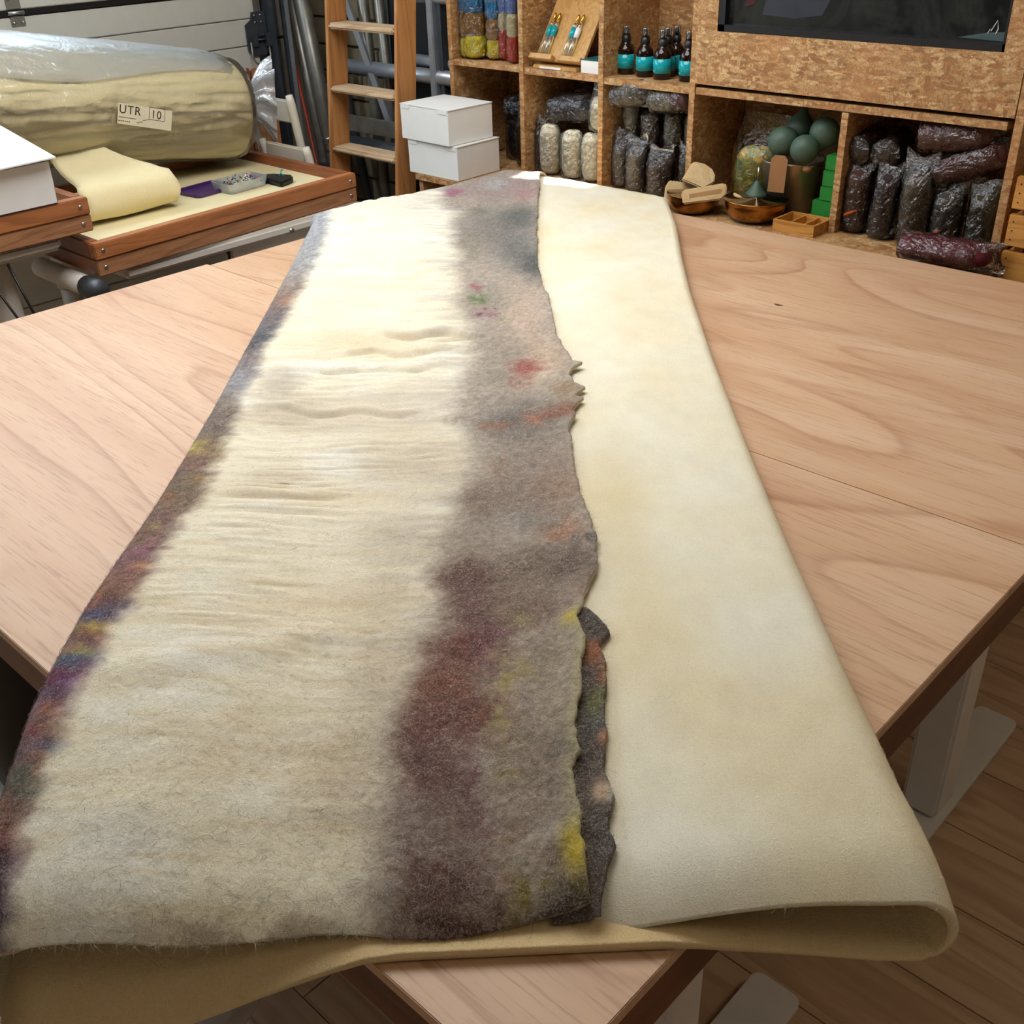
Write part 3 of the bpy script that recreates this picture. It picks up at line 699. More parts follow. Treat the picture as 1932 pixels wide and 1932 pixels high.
H = H + inband * (.004 * (fbm(U * 30, Vg * 24, 99) - .45) + .0022 * (fbm(U * 80, Vg * 70, 100) - .5))
# the torn edge curls up a little, mostly at the near end
e = RG2 - U
curl = np.exp(-(e / .020) ** 2) * top
H = H + curl * (.003 + .009 * sstep(1.30, 1.22, Vg) + .004 * (fbm(Vg * 14, U * 0, 101) - .3))
# the front edge rolls over and down
off = np.clip(np.maximum(Y0 - (U + Vg) * C2, 0) + np.maximum((U - Vg) * C2 - X1, 0), 0, .15) / .15
H = H - (1 - top) * off * .05 * (1 - np.clip(d / .11, 0, 1)) ** 1.7
dv = Vg - .735
dr = .030 * (1 - np.clip(dv / .078, 0, 1)) ** 2.1
H = H - dr * top + .003 * top * (1 - np.clip(dv / .08, 0, 1))
P0 = lie(U, Vg, H)
N = normals(P0)
if N[nb + nf + 60, 300, 2] < 0: N = -N
th = TH * (1 - .45 * np.exp(-(e / .008) ** 2))[..., None] * .5
P = P0 + N * th; Q = P0 - N * th
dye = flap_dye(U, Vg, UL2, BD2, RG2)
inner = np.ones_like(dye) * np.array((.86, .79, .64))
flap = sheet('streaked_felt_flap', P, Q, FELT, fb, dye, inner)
FLAP = (P, N, dye, U, Vg)

# --- torn dark strip that shows from under the flap at the near end
vs = vspace(.748, 1.262, .0022)
RAG2 = [(.716, .084), (.743, .087), (.774, .093), (.82, .112), (.846, .106), (.894, .119), (.93, .108), (.981, .119), (1.03, .122), (1.101, .130), (1.14, .134), (1.17, .128), (1.198, .147), (1.225, .138), (1.262, .118)]
r2 = interp(RAG2, vs) + .006 * (fbm(vs * 50, vs * 0, 110) - .5)
nn = 46
U = np.array([(r2 - .05) * (1 - k / (nn - 1)) + r2 * (k / (nn - 1)) for k in range(nn)]); Vg = np.tile(vs, (nn, 1)); E2 = np.tile(r2, (nn, 1)) - U
H = cream_top(U, Vg) + .010 + .004 * np.exp(-(E2 / .016) ** 2) + .003 * (fbm(U * 60, Vg * 50, 111) - .4)
d = Vg - vs[0]
H = H - .028 * (1 - np.clip((Vg - .735) / .078, 0, 1)) ** 2.0
P0 = lie(U, Vg, H); N = normals(P0)
if N[20, 50, 2] < 0: N = -N
dk = np.ones(U.shape + (3,)) * np.array((.33, .29, .27))
wob = .02 * (fbm(U * 40, Vg * 30, 112) - .5)
for (u0, v0, su, sv, c) in ((.12, 1.16, .012, .03, (156, 98, 64)), (.13, 1.10, .012, .03, (146, 94, 64)), (.126, 1.22, .014, .02, (84, 72, 66)), (.118, 1.02, .016, .04, (92, 92, 84)), (.115, 1.06, .012, .02, (104, 104, 62)), (.122, .985, .01, .015, (176, 122, 92)), (.112, .94, .016, .02, (96, 84, 74)), (.108, .90, .014, .02, (206, 178, 150)), (.124, .885, .006, .025, (140, 184, 190)), (.10, .84, .02, .03, (80, 72, 68)), (.118, .86, .006, .01, (30, 28, 30)), (.09, .78, .02, .03, (96, 84, 78)), (.09, .74, .02, .02, (112, 96, 92))):
    k = np.exp(-((U + wob - u0) / su) ** 2 - ((Vg + wob - v0) / sv) ** 2)
    dk = dk + (np.array(c) / 255 - dk) * np.clip(k * 1.3, 0, .95)[..., None]
strip = sheet('torn_under_strip', P0 + N * .004, P0 - N * .004, FELT, fb, np.clip(dk, 0, 1), np.clip(dk, 0, 1))
STRIP = (P0 + N * .004, N, dk, U, Vg)

# --- loose fibres standing out of the felt
def fibres(name, src, n, lmin, lmax, lift, rad, seed, jmin=0, tone=(.75, 1.45), dark=0.0, light=0.3, vpow=1.7):
    P, N, dye, U, Vg = src
    rg = np.random.default_rng(seed)
    ni, nj = P.shape[:2]
    i = rg.integers(jmin, ni, n * 3); j = rg.integers(0, nj, n * 3)
    keep = rg.random(n * 3) < np.clip(1.0 / np.maximum(Vg[i, j], .7) ** vpow * .9, 0, 1)
    i, j = i[keep][:n], j[keep][:n]; n = len(i)
    p = P[i, j]; nm = N[i, j]
    a = rg.normal(size=(n, 3)); a -= nm * (a * nm).sum(1, keepdims=True); a /= np.linalg.norm(a, axis=1, keepdims=True)
    b = np.cross(nm, a)
    L = lmin + (lmax - lmin) * rg.random(n) ** 2.2
    K = 5; pts = np.zeros((n, K, 3)); w = rg.normal(size=(n, 1)) * .9; lf = lift * (.3 + rg.random((n, 1)))
    for k in range(K):
        t = k / (K - 1)
        pts[:, k] = p + a * (L[:, None] * t) + b * (L[:, None] * w * t * t * .5) + nm * (lf * L[:, None] * math.sin(math.pi * min(1, t * 1.0 + .08)) - .0004)
    hc = bpy.data.hair_curves.new(name); hc.add_curves([K] * n)
    hc.attributes['position'].data.foreach_set('vector', pts.astype(np.float32).ravel())
    ra = hc.attributes.get('radius') or hc.attributes.new('radius', 'FLOAT', 'POINT')
    ra.data.foreach_set('value', np.tile(np.linspace(1, .45, K) * rad, n).astype(np.float32))
    c = np.clip(dye[i, j], 0, 1); c = np.where(c <= .04045, c / 12.92, ((c + .055) / 1.055) ** 2.4)
    f = tone[0] + (tone[1] - tone[0]) * rg.random((n, 1)); c = c * f
    m = rg.random((n, 1)); c = np.where(m < light, c * .45 + np.array((.80, .76, .70)) * .5, c); c = np.where(m > 1 - dark, np.array((.09, .07, .055)), c)
    ca = hc.attributes.new('fibre', 'FLOAT_COLOR', 'CURVE')
    ca.data.foreach_set('color', np.concatenate([np.clip(c, 0, .95), np.ones((n, 1))], 1).astype(np.float32).ravel())
    hc.materials.append(FIBRE)
    o = bpy.data.objects.new(name, hc); COL.objects.link(o); o.parent = fb; o.matrix_parent_inverse = Matrix.Translation(-ORIGIN[fb.name]); o['kind'] = 'stuff'
    return o
t = NT('wool_fibre'); at_ = t.n('Attribute', _attribute_name='fibre')
FIBRE = t.set(Base__Color=at_.outputs['Color'], Roughness=.8); t.b.inputs['Specular IOR Level'].default_value = .15
fibres('flap_fibres', FLAP, 95000, .004, .018, .16, .00011, 1, jmin=18, dark=.03, light=.28)
fibres('body_fibres', CREAM, 16000, .003, .012, .14, .00010, 2, jmin=26, tone=(.9, 1.1), dark=.006, light=.2)
fibres('strip_fibres', STRIP, 3500, .003, .012, .2, .00012, 3, jmin=20, vpow=0, light=.25)
# a dark speck caught in the felt
p = at(1567, 1252, z=TZ + .062)
mesh('seed_speck', G().lathe([(0, -.004), (.0022, -.002), (.0026, 0), (.0018, .003), (0, .005)], 8).xf(Matrix.Translation(p) @ Matrix.Rotation(R(70), 4, 'X')), BLACK, fb, smooth=True)

# ------------------------------------------------------------------ left-hand tables
def screw_on_x(x, y, z, parent):
    return mesh('screw', G().lathe([(.0075, 0), (.007, .002), (.003, .004), (0, .0025)], 10).xf(Matrix.Translation((x, y, z)) @ Matrix.Rotation(R(90), 4, 'Y')), SCREW, parent, smooth=True)
def tray_table(name, label, x1, y0, y1, zt, depth, skew=0, inset=.034):
    """desk whose top sits inside a raised rim of two stacked battens"""
    t = thing(name, label, 'table', (x1 - depth / 2, (y0 + y1) / 2, 0))
    sk = lambda y: x1 + skew * (y - y0)
    w, hh = .038, .052
    def strip(nm, a, b, z0, z1, mat, off=0):
        g = G()
        (ax, ay), (bx, by) = a, b
        d = Vector((bx - ax, by - ay, 0)).normalized(); n = Vector((-d.y, d.x, 0)) * w
        vs = [Vector((ax, ay, 0)), Vector((bx, by, 0)), Vector((bx, by, 0)) + n, Vector((ax, ay, 0)) + n]
        g.add([v + Vector((0, 0, z)) for z in (z0, z1) for v in vs], [(0, 3, 2, 1), (4, 5, 6, 7), (0, 1, 5, 4), (1, 2, 6, 5), (2, 3, 7, 6), (3, 0, 4, 7)])
        return mesh(nm, g, mat, t, bevel=.003)
    for lvl, (z0, z1, mat, o) in enumerate(((zt - hh, zt, FRAME_U, 0), (zt - 2 * hh - .002, zt - hh - .002, FRAME_L, -.004))):
        f = strip('rim_batten' if lvl == 0 else 'lower_batten', (sk(y0) + o, y0), (sk(y1) + o, y1), z0, z1, mat)
        strip('rim_batten' if lvl == 0 else 'lower_batten', (x1 - depth, y1), (x1 - depth, y0), z0, z1, mat)
        strip('rim_batten' if lvl == 0 else 'lower_batten', (sk(y1) - w - .001, y1), (x1 - depth + w + .001, y1), z0, z1, FRAME_X)
        strip('rim_batten' if lvl == 0 else 'lower_batten', (x1 - depth + w + .001, y0), (sk(y0) - w - .001, y0), z0, z1, FRAME_X)
        for yy in (y0 + .028, y1 - .03):
            screw_on_x(sk(yy) + o, yy, (z0 + z1) / 2, f)
    mesh('cream_top', box((x1 - depth + w, y0 + w, zt - .06), (x1 - w - .10 * abs(skew) * 10, y1 - w, zt - inset)), CREAMTOP, t)
    mesh('under_panel', box((x1 - depth + .05, y0 + .10, zt - .15), (x1 - .03, y1 - .10, zt - .108)), WHITE_METAL, t, bevel=.012)
    return t
t1 = tray_table('tray_table', 'brown-rimmed cream-topped table carrying the big wrapped wool roll', -3.269, 1.511, 2.633, .74, .86, -.062)
t2 = tray_table('tray_table', 'higher brown-rimmed table at the left edge with a white box on it', -3.318, .25, 1.549, .874, .42, .0)
# white steel frames of the two tables
def desk_frame(t, xs, yc, zt, beam=True):
    for xc, yy in xs:
        lg = mesh('leg', G().tube([(xc, yy, .03), (xc, yy, zt * .62)], .036, 16).tube([(xc, yy, zt * .60), (xc, yy, zt - .11)], .044, 16), WHITE_METAL, t, smooth=True)
        mesh('foot', box((xc - .30, yy - .03, 0), (xc + .22, yy + .03, .03)), WHITE_METAL, t, bevel=.006)
desk_frame(t1, [(-3.86, 1.66), (-3.86, 2.44)], 0, .74)
mesh('leg', G().tube([(-3.50, 1.30, .03), (-3.52, 1.29, .77)], .042, 16), WHITE_METAL, t2, smooth=True)
mesh('leg', G().tube([(-3.50, .45, .03), (-3.52, .45, .77)], .042, 16), WHITE_METAL, t2, smooth=True)
mesh('foot', box((-3.70, 1.26, 0), (-3.28, 1.33, .03)), WHITE_METAL, t2, bevel=.006)
be = at(165, 540, z=.60); bs_ = at(75, 492, y=be.y)
bt = mesh('beam', G().tube([(bs_.x, be.y, .60), (be.x, be.y, .60)], .034, 18), WHITE_METAL, t2, smooth=True)
mesh('beam_end_cap', G().tube([(be.x + .001, be.y, .60), (be.x + .075, be.y, .60)], .036, 18), DARKSTEEL, bt, smooth=True)
mesh('modesty_panel', box((-3.352, 2.04, .30), (-3.338, 2.50, .628)), WHITE_METAL, t1, bevel=.004)
mesh('motor_housing', G().lathe([(0, -.06), (.05, -.05), (.055, 0), (.055, .06), (.04, .07), (0, .07)], 18, (-3.45, 1.10, .70)), BLACK, t2, smooth=True)
mesh('panel_bolt', G().tube([(-3.312, 2.28, .605), (-3.296, 2.28, .605)], .010, 8), SCREW, t1, smooth=True)
# hanging cable
tag(mesh('power_cable', G().tube([(-3.36, 1.27, .72), (-3.33, 1.30, .55), (-3.30, 1.36, .38), (-3.27, 1.44, .2), (-3.25, 1.5, .02)], .004, 6).tube([(-3.36, 1.20, .70), (-3.34, 1.27, .5), (-3.29, 1.30, .35), (-3.27, 1.36, .2), (-3.26, 1.4, .015)], .004, 6), BLACK, smooth=True), 'thin black power cable hanging below the higher table on the left', 'cable')

# ------------------------------------------------------------------ big wool roll in plastic film
A0, A1 = Vector((-4.03, 2.55, .905)), Vector((-4.01, 1.20, 1.125))
ax = (A1 - A0).normalized(); ex = ax.cross(Vector((0, 0, 1))).normalized(); ez = ex.cross(ax).normalized()
if ex.x < 0: ex = -ex
LEN = (A1 - A0).length
rr = thing('wool_roll', 'huge cream wool roll wrapped in shiny clear plastic, tied with twine', 'wool roll', (-4.02, 1.9, .71))
def roll_surf(off, n_a, n_l, seed, l0, l1, wr=0, cap=True):
    P = []
    for i in range(n_l):
        f = i / (n_l - 1); s = l0 + (l1 - l0) * f
        e0 = min(1, max(0, (s - l0) / .05)) if cap else 1; e1 = min(1, max(0, (l1 - s) / .05)) if cap else 1
        k = math.sqrt(max(0, 1 - (1 - min(e0, e1)) ** 2)) * .14 + .86
        row = []
        for j in range(n_a):
            a = 2 * math.pi * j / n_a
            r = (.205 + .016 * (s / LEN)) * k + off
            r += .010 * (float(fbm(np.array(s * 5.0), np.array(a * 1.3 if a < math.pi else (2 * math.pi - a) * 1.3), seed)) - .5)
            if wr:
                q = float(fbm(np.array(s * 3.2 + a * 1.1), np.array(math.sin(a) * 9 + s * 2.2), seed + 5)); q2 = float(vnoise(np.array(s * 9), np.array(math.cos(a + .5) * 14), seed + 9))
                r += wr * (1 - abs(2 * q - 1)) ** 3 + wr * .4 * q2
            flat = max(0, -math.sin(a)) ** 3 * .03
            p = A0 + ax * s + ex * (r * math.cos(a) * 1.02) + ez * ((r - flat) * math.sin(a))
            p.z = max(p.z, .7075 - off * .05)
            row.append(p)
        P.append(row)
    return P
P = roll_surf(0, 40, 60, 3, 0, LEN)
g = G().grid(P, True); c0 = A0 + ax * -.004
for row, cc, flip in ((0, A0 - ax * .012, 0), (59, A1 + ax * .012, 1)):
    k = len(g.v); g.v.append(cc)
    for j in range(40):
        a, b = row * 40 + j, row * 40 + (j + 1) % 40; g.f.append((a, b, k) if flip else (b, a, k))
mesh('wool_core', g, W_CREAM, rr, smooth=True)
P = roll_surf(.004, 150, 190, 3, -.01, LEN + .01, .008)
# gather the film to the tied neck at the right-hand end
NECK = A0 - ax * .075 + Vector((0.02, 0, .015))
for k in range(9):
    f = (k + 1) / 9; row = []
    for j in range(150):
        a = 2 * math.pi * j / 150; rad = (.175 * (1 - f) ** .8 + .014) * (1 + .14 * math.sin(a * 13 + k * .4) * f)
        c = A0.lerp(NECK, f ** .8)
        row.append(c + ex * rad * math.cos(a) + ez * rad * math.sin(a))
    P.insert(0, row)
mesh('plastic_film', G().grid(P, True), FILM_ROLL, rr, smooth=True)
# milky film added over the roll's top, its blue-white painting the sky's sheen
FILM_SHEEN = make_film('milky_film', (.95, .97, 1.0), .32, .22, .5, .16)
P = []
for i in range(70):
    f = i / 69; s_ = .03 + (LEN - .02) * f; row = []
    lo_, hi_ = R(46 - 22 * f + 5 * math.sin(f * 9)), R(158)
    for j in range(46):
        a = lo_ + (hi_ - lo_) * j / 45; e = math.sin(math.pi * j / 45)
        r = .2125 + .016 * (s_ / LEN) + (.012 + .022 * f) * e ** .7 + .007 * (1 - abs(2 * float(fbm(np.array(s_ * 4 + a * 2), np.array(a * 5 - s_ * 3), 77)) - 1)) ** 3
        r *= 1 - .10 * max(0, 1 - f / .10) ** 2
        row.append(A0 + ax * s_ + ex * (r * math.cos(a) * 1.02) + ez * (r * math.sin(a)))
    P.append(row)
mesh('loose_film_layer', G().grid(P), FILM_SHEEN, rr, smooth=True)
# frilled tail beyond the tie
P = []
for k in range(12):
    f = k / 11; row = []
    for j in range(80):
        a = 2 * math.pi * j / 80
        rad = .014 + (.118 * f ** .7) * (1 + .30 * math.sin(a * 7 + f * 2) * f + .12 * math.sin(a * 17 + 1))
        c = NECK + Vector((.045, .115, .015)) * f + Vector((0, 0, .03 * math.sin(f * 3)))
        d1 = Vector((.6, -.35, 0)).normalized(); d2 = Vector((0, .1, 1)).normalized()
        row.append(c + d1 * rad * math.cos(a) * .8 + d2 * rad * math.sin(a) * 1.05)
    P.append(row)
mesh('film_tail', G().grid(P, True), FILM_TAIL, rr, smooth=True)
TWINE = plain('brown_twine', rgb(150, 96, 44), .9, 0, .1)
g = G()
for q in range(3):
    g.tube([NECK + ax * (-.004 + .006 * q) + ex * .021 * math.cos(a) + ez * .021 * math.sin(a) for a in np.linspace(0, 2 * math.pi, 14)], .003, 6)
n0 = NECK + ex * .02
g.tube([n0, n0 + Vector((.02, .01, -.02)), n0 + Vector((.035, .03, -.012))], .0022, 6).tube([n0, n0 + Vector((.012, .0, -.05)), n0 + Vector((.02, -.006, -.11)), n0 + Vector((.03, .01, -.15)), n0 + Vector((.026, .012, -.19))], .002, 6).tube([n0, n0 + Vector((.005, -.01, .04)), n0 + Vector((.0, -.012, .07))], .0022, 6)
mesh('twine', g, TWINE, rr, smooth=True)
# paper label on the film
def roll_hit(px, py, r):
    d = (RIGHT * ((px - 966) / F) + UP * ((966 - py) / F) + FWD).normalized(); t_ = 3.0
    while t_ < 6:
        p = EYE + d * t_; q = p - A0; s = q.dot(ax); w = q - ax * s
        if w.length < r: return p
        t_ += .002
    return None
lc = roll_hit(274, 221, .236); sA = (lc - A0).dot(ax); nrm = (lc - A0 - ax * sA).normalized()
tx = -ax; ty = nrm.cross(tx).normalized()
if ty.z < 0: ty = -ty
LM = Matrix(((tx.x, ty.x, nrm.x, lc.x), (tx.y, ty.y, nrm.y, lc.y), (tx.z, ty.z, nrm.z, lc.z), (0, 0, 0, 1)))
LM = LM @ Matrix.Rotation(R(-7), 4, 'Z')
LW, LH = .215, .070
stk = mesh('paper_label', G().box((-LW / 2, -LH / 2, -.0006), (LW / 2, LH / 2, .0006)).xf(LM), plain('label_paper', rgb(226, 216, 188), .6, 0, .02), rr)
INK = plain('label_ink', rgb(38, 34, 30), .7, 0, .02)
def text_geo(body, size):
    c = bpy.data.curves.new('label_text', 'FONT'); c.body = body; c.size = size; c.extrude = .0002; c.space_character = 1.12
    o = bpy.data.objects.new('label_text', c); COL.objects.link(o)
    dg = bpy.context.evaluated_depsgraph_get(); me = bpy.data.meshes.new_from_object(o.evaluated_get(dg))
    g = G(); g.v = [v.co.copy() for v in me.vertices]; g.f = [tuple(p.vertices) for p in me.polygons]
    bpy.data.objects.remove(o); bpy.data.meshes.remove(me); bpy.data.curves.remove(c)
    return g
for body, size, x, y in (('UTR', .042, -.104, .002), ('10', .040, .022, .000)):
    mesh('lettering', text_geo(body, size).xf(LM @ Matrix.Translation((x, y, .0011))), INK, stk)
g = G().box((-.104, -.012, .0007), (-.036, -.0105, .0013))
for k in range(6): g.box((-.104 + k * .008, -.026, .0007), (-.100 + k * .008, -.022, .0013))
for a, b in (((.014, -.006), (.078, -.0045)), ((.014, .036), (.078, .0375)), ((.014, -.006), (.0155, .0375)), ((.0765, -.006), (.078, .0375))): g.box((*a, .0007), (*b, .0012))
for k in range(12): g.bar((-.034 + .004 * k, -.024 + .0011 * k + (.004 if k > 5 else 0), .001), (-.0295 + .004 * k, -.0229 + .0011 * k + (.004 if k > 5 else 0), .001), .0012, .0006)
mesh('label_rule', g.xf(LM), INK, stk)

# ------------------------------------------------------------------ on the tray table
TT = .706
# rolled felt sheet: spiral at the front, the free end lies back against the big roll
fr = thing('felt_sheet', 'rolled offcut of cream felt on the tray table in front of the wool roll', 'felt sheet', (-3.62, 1.82, TT))
prof = []
for k in range(70):
    a = R(200) - R(560) * k / 69; r = .016 + .042 * k / 69
    prof.append((-3.612 + r * math.cos(a) * .9, TT + .0635 + r * math.sin(a)))
ca, cz = prof[-1]
turn = [(-3.60, TT + .124), (-3.66, TT + .135), (-3.72, TT + .140), (-3.77, TT + .150), (-3.81, TT + .165), (-3.85, TT + .185)]
# the last spiral point is at the rear (angle 0 - 360): continue over the top
prof = []
for k in range(60):
    a = R(-250) - R(-360 - 90 + 250 + 340) * 0 - R(0); break
prof = []
for k in range(64):
    f = k / 63; a = R(-520) + R(610) * f; r = .020 + .041 * f
    prof.append((-3.615 + r * math.cos(a), TT + .066 + r * math.sin(a)))
prof += turn[1:]
P = []; Q = []
th = .0065
for i, (x, z) in enumerate(prof):
    x0, z0 = prof[max(0, i - 1)]; x1, z1 = prof[min(len(prof) - 1, i + 1)]
    d = math.hypot(x1 - x0, z1 - z0) or 1; nx, nz = (z1 - z0) / d, -(x1 - x0) / d
    late = max(0, (i - 62) / (len(prof) - 63))
    ya, yb = 1.655 + .04 * late, 2.005 - .13 * late
    rp, rq = [], []
    for j in range(15):
        f = j / 14; y = ya + (yb - ya) * f + .004 * math.sin(i * .6); wob = .003 * math.sin(f * 7 + i * .3) + .02 * late * f
        rp.append((x + nx * th, y, max(TT + .0008, z + nz * th + wob))); rq.append((x - nx * th, y, max(TT + .0008, z - nz * th + wob)))
    P.append(rp); Q.append(rq)
g = G().grid(P); k0 = len(g.v); n_, m_ = len(P), 15; g.grid([r[:] for r in Q])
for i in range(n_ - 1):
    for j in (0, m_ - 1):
        a, b = i * m_ + j, (i + 1) * m_ + j; g.f.append((a, b, k0 + b, k0 + a))
for i in (0, n_ - 1):
    for j in range(m_ - 1):
        a, b = i * m_ + j, i * m_ + j + 1; g.f.append((a, b, k0 + b, k0 + a))
mesh('rolled_sheet', g, make_wool('offcut_felt', rgb(240, 226, 180), .05, 120), fr, smooth=True)

# purple lid, box of pins, scissors
PURPLE = plain('purple_plastic', rgb(74, 44, 104), .35, 0, .04)
def rrect(cx, cy, w, d, r, ang, n=5):
    pts = []
    for sx, sy, a0 in ((1, -1, -90), (1, 1, 0), (-1, 1, 90), (-1, -1, 180)):
        for q in range(n + 1):
            a = R(a0 + 90 * q / n); pts.append((sx * (w / 2 - r) + r * math.cos(a), sy * (d / 2 - r) + r * math.sin(a)))
    c, s = math.cos(ang), math.sin(ang)
    return [(cx + x * c - y * s, cy + x * s + y * c) for x, y in pts]
lid = thing('box_lid', 'purple plastic box lid lying beside the pin box', 'lid', (-3.69, 2.22, TT))
mesh('lid_plate', G().prism(rrect(-3.70, 2.195, .15, .19, .022, .12), TT + .0005, TT + .004), PURPLE, lid, bevel=.001)
o_, i_ = rrect(-3.70, 2.195, .15, .19, .022, .12), rrect(-3.70, 2.195, .126, .166, .016, .12)
g = G(); n = len(o_)
g.add([(x, y, TT + .004) for x, y in o_] + [(x, y, TT + .013) for x, y in o_] + [(x, y, TT + .013) for x, y in i_] + [(x, y, TT + .004) for x, y in i_],
      [(a * n + i, a * n + (i + 1) % n, (a + 1) % 4 * n + (i + 1) % n, (a + 1) % 4 * n + i) for a in range(4) for i in range(n)])
mesh('lid_rim', g, PURPLE, lid)
pb = thing('pin_box', 'clear plastic box full of coloured-head pins on the tray table', 'pin box', (-3.62, 2.30, TT))
o_, i_, b_ = rrect(-3.625, 2.30, .125, .19, .02, .10), rrect(-3.625, 2.30, .120, .185, .019, .10), rrect(-3.625, 2.30, .108, .172, .018, .10)
g = G(); g.add([(x, y, TT) for x, y in b_] + [(x, y, TT + .038) for x, y in o_] + [(x, y, TT + .038) for x, y in i_] + [(x * .985 + -3.625 * .015, y * .985 + 2.30 * .015, TT + .002) for x, y in b_],
      [(a * n + i, a * n + (i + 1) % n, (a + 1) * n + (i + 1) % n, (a + 1) * n + i) for a in range(3) for i in range(n)] + [tuple(range(n))[::-1], tuple(range(3 * n, 4 * n))])
mesh('tub', g, make_film('tub_plastic', (.92, .94, .95), .30, .15, .2, .08), pb)
pr = random.Random(5); heads = [rgb(200, 30, 40), rgb(20, 130, 90), rgb(20, 20, 24), rgb(230, 230, 226), rgb(220, 190, 40), rgb(40, 90, 170)]
hm = [plain('pin_head_%s' % nme, c, .3) for nme, c in zip(('red', 'green', 'black', 'white', 'yellow', 'blue'), heads)]
gs = [G() for _ in heads]; gp = G()
for k in range(90):
    a = Vector((-3.625 + pr.uniform(-.042, .042), 2.30 + pr.uniform(-.07, .05), TT + .006 + pr.uniform(0, .018)))
    b = a + Vector((pr.uniform(-.03, .03), pr.uniform(-.01, .04), pr.uniform(.004, .022)))
    gp.tube([a, b], .0006, 4); gs[k % 6].lathe([(0, -.003), (.0026, -.0015), (.003, 0), (.0026, .0015), (0, .003)], 6, b)
o = mesh('pins', gp, SCREW, pb); o['kind'] = 'stuff'
for gg, mm in zip(gs, hm): q = mesh('pin_heads', gg, mm, pb, smooth=True); q['kind'] = 'stuff'
o = mesh('loose_wool_bed', G().grid([[(-3.67 + .09 * i / 9, 2.225 + .15 * j / 14, TT + .004 + .008 * rnd.random()) for j in range(15)] for i in range(10)]), W_CREAM, pb, smooth=True)
sc_ = thing('scissors_case', 'black scissor case with a turquoise thread on the tray table', 'case', (-3.60, 2.46, TT))
g = G().prism([(-3.50, 2.40), (-3.52, 2.468), (-3.56, 2.50), (-3.64, 2.47), (-3.70, 2.39), (-3.69, 2.36), (-3.60, 2.40)], TT, TT + .022)
mesh('case_body', g, BLACK, sc_, bevel=.006)
mesh('thread', G().tube([(-3.565, 2.462, TT + .02), (-3.572, 2.455, TT + .034), (-3.580, 2.463, TT + .045), (-3.586, 2.474, TT + .04)], .0022, 6).tube([(-3.58, 2.45, TT + .024), (-3.575, 2.462, TT + .04)], .0018, 6), plain('turquoise_thread', rgb(30, 160, 150), .6), sc_, smooth=True)

# white box on the higher table, flap lid ajar
wb_ = thing('mailing_box', 'white cardboard box with a half open lid at the left edge', 'box', (-3.42, 1.3, .874))
bz = .876
g = G(); bx0, bx1, by0, by1 = -3.66, -3.314, 1.08, 1.452
hb = .125
g.box((bx0, by0, bz), (bx1, by1, bz + .004)).box((bx1 - .004, by0, bz), (bx1, by1, bz + hb)).box((bx0, by0, bz), (bx0 + .004, by1, bz + hb)).box((bx0, by0, bz), (bx1, by0 + .004, bz + hb)).box((bx0, by1 - .004, bz), (bx1, by1, bz + hb))
mesh('box_body', g, CARD, wb_, bevel=.002)
g = G(); g.add([(bx0, by0, bz + hb + .05), (bx1 + .035, by0, bz + hb + .004), (bx1 + .035, by1 + .01, bz + hb + .012), (bx0, by1 + .02, bz + hb + .062)], [(0, 1, 2, 3)])
g.add([v + Vector((0, 0, .004)) for v in g.v], [(0, 1, 2, 3)]); g.f += [(i, (i + 1) % 4, 4 + (i + 1) % 4, 4 + i) for i in range(4)]
mesh('box_lid', g, CARD, wb_)
mesh('dark_content', box((bx0 + .01, by0 + .01, bz + .01), (bx1 - .01, by1 - .01, bz + hb - .01)), DARKSTEEL, wb_)

# ------------------------------------------------------------------ things under and between the tables
ch = thing('wooden_chair', 'dark wooden chair with a curved back under the tray table', 'chair', (-3.15, 1.85, 0))
DW = wood('dark_chair_wood', rgb(120, 66, 36), rgb(60, 30, 16), 'Y', .4)
arc = [(-3.05 + .0 - .10 * math.cos(a) * 0 - .09 * (1 - math.sin(a)), 1.86 + .21 * math.cos(a), .565) for a in np.linspace(R(10), R(170), 15)]
mesh('back_rail', G().tube(arc, .018, 8).tube([Vector(p) - Vector((0, 0, .05)) for p in arc], .018, 8), DW, ch, smooth=True)
mesh('seat', G().lathe([(0, .42), (.20, .42), (.21, .435), (.2, .45), (0, .452)], 28, (-3.26, 1.86, 0)), DW, ch, smooth=True)
for (dx, dy) in ((-.14, -.14), (-.14, .14), (.14, -.14), (.14, .14)):
    mesh('leg', G().tube([(-3.26 + dx, 1.86 + dy, .43), (-3.26 + dx * 1.25, 1.86 + dy * 1.25, 0)], [.016, .013], 8), DW, ch, smooth=True)
for s in (-1, 1): mesh('back_post', G().tube([(-3.20, 1.86 + s * .19, .43), (-3.13, 1.86 + s * .20, .56)], .013, 8), DW, ch, smooth=True)
cup = at(444, 478, z=.52)
gc = thing('green_cup', 'small dark green plastic pot below the tray table', 'pot', (cup.x, cup.y, .44))
mesh('pot', G().lathe([(.022, 0), (.030, .075), (.033, .078), (.033, .086), (.029, .086), (.027, .012), (0, .010)], 20, (cup.x, cup.y, .446)), GREENR, gc, smooth=True)
bs = thing('low_stand', 'low dark stand under the tray table holding the green pot', 'stand', (cup.x, cup.y, 0))
mesh('stand_top', box((cup.x - .09, cup.y - .14, .425), (cup.x + .05, cup.y + .12, .4455)), DW, bs, bevel=.003)
for dx in (-.075, .035):
    for dy in (-.12, .1): mesh('leg', box((cup.x + dx - .012, cup.y + dy - .012, 0), (cup.x + dx + .012, cup.y + dy + .012, .425)), DW, bs)

